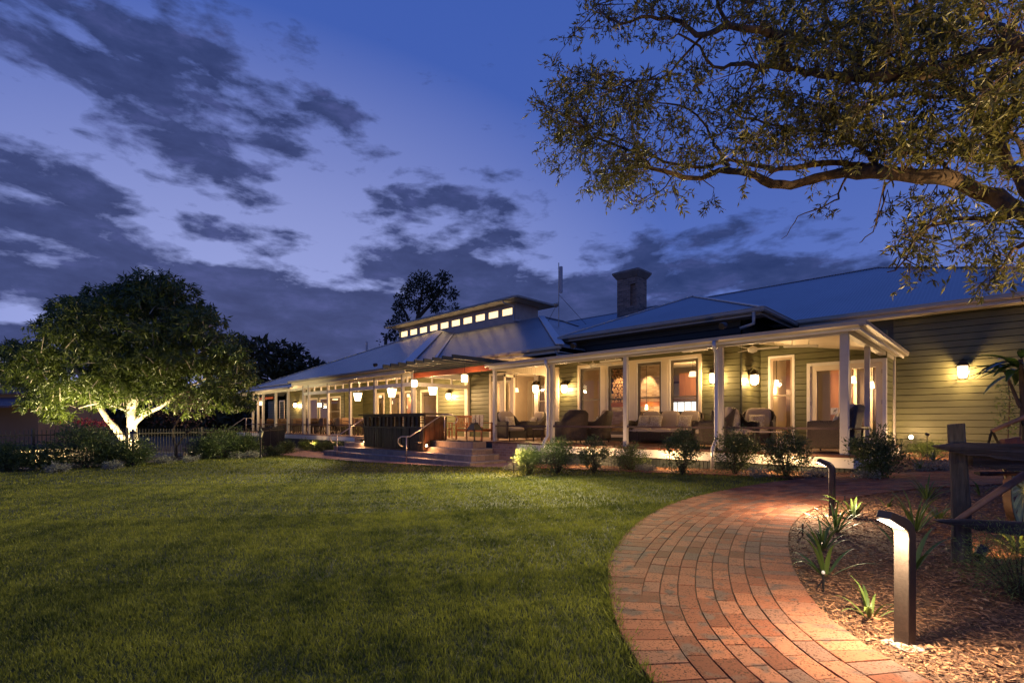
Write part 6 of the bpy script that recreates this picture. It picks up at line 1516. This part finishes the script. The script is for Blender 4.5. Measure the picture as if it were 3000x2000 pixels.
fartree([(1235, 825, 38), (1200, 850, 26), (1300, 815, 24), (1275, 850, 34), (1322, 860, 22), (1180, 880, 26), (1220, 895, 26), (1280, 895, 28), (1330, 900, 14), (1165, 900, 16), (1250, 870, 26), (1175, 935, 26), (1150, 955, 20), (1155, 985, 22)], 70, 'tall gum tree with clumped crown rising behind the clerestory', 'gum_tree',
        trunk=[([(1215, 1236), (1212, 1000), (1225, 920), (1240, 840)], .6, .15), ([(1212, 1000), (1190, 920), (1170, 890)], .3, .08), ([(1225, 930), (1270, 880), (1310, 830)], .3, .1), ([(1212, 990), (1170, 950), (1150, 960)], .2, .05)], dens=3.2, ln=.42)
fartree([(760, 1040, 62), (700, 1070, 60), (830, 1060, 62), (890, 1085, 48), (800, 1120, 80), (700, 1140, 80), (720, 1010, 30), (870, 1030, 28), (930, 1075, 26), (820, 1015, 20)], 62, 'dark dense tree mass behind the far end of the clubhouse', dens=1.1, ln=.8)
fartree([(955, 1085, 20), (940, 1110, 40), (975, 1110, 30)], 85, 'low dark tree just above the far roof', dens=.9, ln=.9)
fartree([(1130, 985, 14), (1110, 1000, 9), (1145, 1010, 14)], 60, 'small wispy treetop at the left end of the clerestory', dens=.8, ln=.5)
fartree([(x, 1205, 62) for x in range(-80, 1000, 60)] + [(x, 1250, 55) for x in range(-90, 1000, 60)], 58, 'dark hedge trees far behind the picket fence', dens=1.0, ln=.9)
NB = empty('neighbour_house', (0, 0, 0), 0, 'low neighbouring building with dark purple roof at the left edge', 'building')
nbm = mat('dark_purple_roof', (.07, .04, .06), .5, wave=('X', 3, .5, .02)); nbw = mat('pale_brown_render', (.20, .13, .09), .8)
a = atD(-160, 1236, 34); b = atD(100, 1236, 34); n_ = Vector((-s_, c_, 0))
def zpy(py, D): return CZ - (py - H_) * D / F_
def q3(p, z): return (p.x, p.y, z)
e0, e1 = zpy(1150, 34), zpy(1085, 37)
MB().slab([q3(a - n_ * .0, e0), q3(b, e0), q3(b + n_ * 4 - (b - a).normalized() * 3, e1 + .3), q3(a + n_ * 4, e1 + .3)], .1).build('roof', nbm, NB)
MB().slab([q3(a - n_ * 2, zpy(1188, 32)), q3(b - n_ * 2 + (b - a).normalized() * .3, zpy(1188, 32)), q3(b, zpy(1166, 34)), q3(a, zpy(1166, 34))], .12).build('verandah_roof', nbm, NB)
MB().add([q3(a + n_ * .3, 0), q3(b + n_ * .3, 0), q3(b + n_ * .3, e0), q3(a + n_ * .3, e0), q3(b + n_ * 6, 0), q3(b + n_ * 6, e0)], [(0, 1, 2, 3), (1, 4, 5, 2)]).build('wall', nbw, NB)
wn = atD(147, 1236, 40); MB().box(wn.x - .5, wn.x + .5, wn.y - .1, wn.y, zpy(1258, 40), zpy(1215, 40)).build('lit_window', emsoft, NB)

# fence, garden lamps, border shrubs
def fence(pa, pb, label, h=1.25, group='black picket fences along the border'):
    a = Vector((*pa, 0)); b = Vector((*pb, 0)); L = (b - a).length; t = empty('picket_fence', a, math.atan2(b.y - a.y, b.x - a.x), label, 'fence', group); m = MB(); n = int(L / .105)
    for i in range(n + 1): x = i * L / n; m.box(x - .009, x + .009, -.009, .009, .06, h)
    m.box(0, L, -.018, .018, h - .19, h - .15).box(0, L, -.018, .018, .12, .16); m.build('picket_panel', blackmetal, t); k = max(1, round(L / 2.4))
    for i in range(k + 1): MB().box(i * L / k - .035, i * L / k + .035, -.035, .035, -.1, h + .05).build('post', blackmetal, t)
fence((-21.9, -1.6), (-22.9, 3.4), 'black picket fence in front of the round tree, left half'); fence((-22.9, 3.4), (-24.6, 8.6), 'black picket fence right of the round tree trunk'); fence((-24.6, 8.6), (-30.2, 11.9), 'black picket fence running back to the far deck')
fence((-21.2, -6), (-21.9, -1.6), 'black picket fence at the left edge of the lawn')
for px, py, lab in ((390, 1366, 'small black lamp post in front of the pale tree trunk'), (764, 1342, 'small black lamp post near the gate at the border corner')):
    g = gr(px, py); D = -s_ * g.x + c_ * g.y; t = empty('garden_lamp_post', g, 0, lab, 'lamp post'); h = (py - (1262 if px < 500 else 1260)) * D / F_
    MB().lathe([(.07, 0), (.05, .1), (.03, .14), (.03, h - .32), (.05, h - .30), (.03, h - .28)], 10).build('post', blackmetal, t); MB().lathe([(.05, h - .28), (.10, h - .08)], 6).build('glass', mat('unlit_lamp_glass', (.28, .26, .2), .2), t); MB().lathe([(.12, h - .08), (.10, h - .05), (.04, h + .02), (.015, h + .08), (.005, h + .1)], 8).build('hood', blackmetal, t)
for px, py, D, rx, rz, lab, n in ((15, 1385, 15.3, .55, .95, 'dark shrub at the left photo edge in front of the fence', 1500), (135, 1385, 15.8, .62, .85, 'round dark shrub before the left fence panel', 1700), (248, 1385, 16.4, .75, 1.7, 'tall dark rose bush before the fence', 2200), (305, 1380, 16.6, .35, .8, 'dark clump with grey flower spikes beside the uplight', 800), (385, 1372, 17.2, .62, 1.0, 'dark shrub hiding the foot of the lit trunk', 1700),
        (600, 1350, 20.5, .6, .9, 'round dark shrub left of the corner planting', 1500), (660, 1345, 21, .85, 1.35, 'big dark shrub at the border corner', 2200), (725, 1345, 21.5, .6, 1.0, 'dark shrub beside the far garden lamp', 1500), (835, 1335, 24, .45, .6, 'low dark shrub by the gate', 900), (800, 1348, 22.5, .4, .4, 'low sparse shrub on the corner bed edge', 600)):
    g = atD(px, 1236, D); g.z = gz(g.x, g.y); shrub(g, rx, rz, n, lab, .08, group='dark border shrubs along the fence', bottom=0)
for i, (px, py, D, r) in enumerate(((700, 1355, 20.8, .35), (745, 1352, 21, .3), (860, 1330, 25, .4), (170, 1392, 15, .3), (560, 1362, 18.8, .3), (480, 1368, 18.2, .3), (330, 1385, 16, .25))):
    g = atD(px, 1236, D); g.z = gz(g.x, g.y); shrub(g, r, .28, 400, ('low flowering edging left of the far garden lamp', 'low flowering edging at the far garden lamp', 'low edging plant near the pink paving', 'low pale edging plant before the round dark shrub', 'low edging plant under the purple maple', 'low edging plant right of the lit trunk', 'low pale edging plant near the tree uplight')[i], .05, leafpale, 'low edging plants', 'groundcover', cat='plant', bottom=0)
redf = mat('red_flower', (.30, .015, .03), .6, c2=(.45, .03, .05), attr=True)
for px, py, nm in ((242, 1236, 'cluster of red roses on the tall bush, left'), (300, 1240, 'cluster of red roses on the tall bush, right')):
    c = atD(px, py, 16.4); n = 160; t = leaf_obj('red_roses', np.array(c) + RNG.normal(0, 1, (n, 3)) * [.16, .16, .06], RNG.normal(size=(n, 3)), np.full(n, .05), np.full(n, .045), redf); tag(t, nm, 'flowers')
fl = [(520, 1190, 60), (560, 1215, 60), (480, 1215, 50), (540, 1165, 35), (590, 1190, 35)]
fartree(fl, 20.3, 'low purple leaved maple right of the lit trunk', 'maple_tree', trunk=[([(512, 1362), (515, 1310), (505, 1260), (540, 1200)], .06, .03), ([(515, 1310), (545, 1270), (585, 1240)], .04, .02)], dens=8, ln=.07, group=None, m=mat('purple_leaf', (.035, .008, .012), .5, c2=(.07, .018, .02), attr=True))
# stone steps and wall seen through the fence
g = atD(193, 1236, 19); t = MB(); 
for i in range(3): t.box(-1.2, 1.2, i * .4, i * .4 + .5, 0, .16 * (i + 1))
o = t.build('sandstone_steps', mat('pale_sandstone', (.42, .34, .24), .85, var=.2)); o.location = (g.x, g.y, 0); o.rotation_euler = (0, 0, rad(100)); tag(o, 'pale stone steps seen through the left fence panel', 'steps')
a = atD(415, 1236, 21.5); b = atD(545, 1236, 21.5); o = MB().bar((a.x, a.y, .08), (b.x, b.y, .08), .4, .26).build('low_stone_wall', MATS['pale_sandstone']); tag(o, 'low pale stone edging behind the fence right of the lit trunk', 'wall')
# hedge under the far deck, near the steps
for px, w, lab, r in ((900, 1, 'brightly lit leafy clump under the far deck', .42), (935, 1, 'leafy clump under the far deck beside the lit one', .42), (968, 1, 'dark leafy clump in the middle under the far deck', .42), (1004, 1, 'dark green clump under the far deck near the steps', .4), (1045, 1, 'bright yellow green clump at the left end of the steps', .42)):
    x = onY(px, 11.7); shrub(Vector((x, 11.6, 0)), r, .62, 1100, lab, .06, strapm if px in (900, 1045) else None, 'leafy clumps under the far deck', bottom=0)
# floodlights added in tree, on gutter and near ground to light lawn and canopy
def flood(loc, aim, power, label, sp=110, colr=(1, .70, .34)):
    t = empty('added_floodlight', loc, 0, label, 'floodlight', 'floodlights strapped in the big tree'); a = (Vector(aim) - Vector(loc)).normalized(); M = a.to_track_quat('Z', 'Y').to_matrix().to_4x4()
    MB().lathe([(.04, -.12), (.07, -.08), (.08, .04), (.075, .05)], 12, M=M).build('housing', blackmetal, t); l = light('added_flood_lamp', a * .1, power, colr, .08, 'SPOT', t, spot=rad(sp)); l.rotation_euler = a.to_track_quat('-Z', 'Y').to_euler()
flood((.9, 1.2, 6.2), (-2.6, 2.2, 0), 260, 'floodlight high in the tree aimed down at the near lawn', 92, (1, .86, .45))
for x, ax_, pw, lb in ((-4.6, -8.5, 1400, 'right end'), (-8.9, -8.5, 5200, 'middle'), (-19.5, -19, 3600, 'far half')):
    flood((x, 11.72 if x > -15 else 11.55, 3.72 if x > -15 else 3.98), (ax_, -1, .2), pw, 'small floodlight on the verandah gutter aimed over the lawn, ' + lb, 96, (1, .84, .40))
flood((4.6, 6.2, .9), (0.5, 6.0, 6), 2900, 'floodlight at the foot of the big tree aimed into the limbs', 88)
flood((1.6, -.3, .5), (-1.2, 4.2, 5.4), 650, 'floodlight low beside the path aimed up into the hanging limbs', 84)
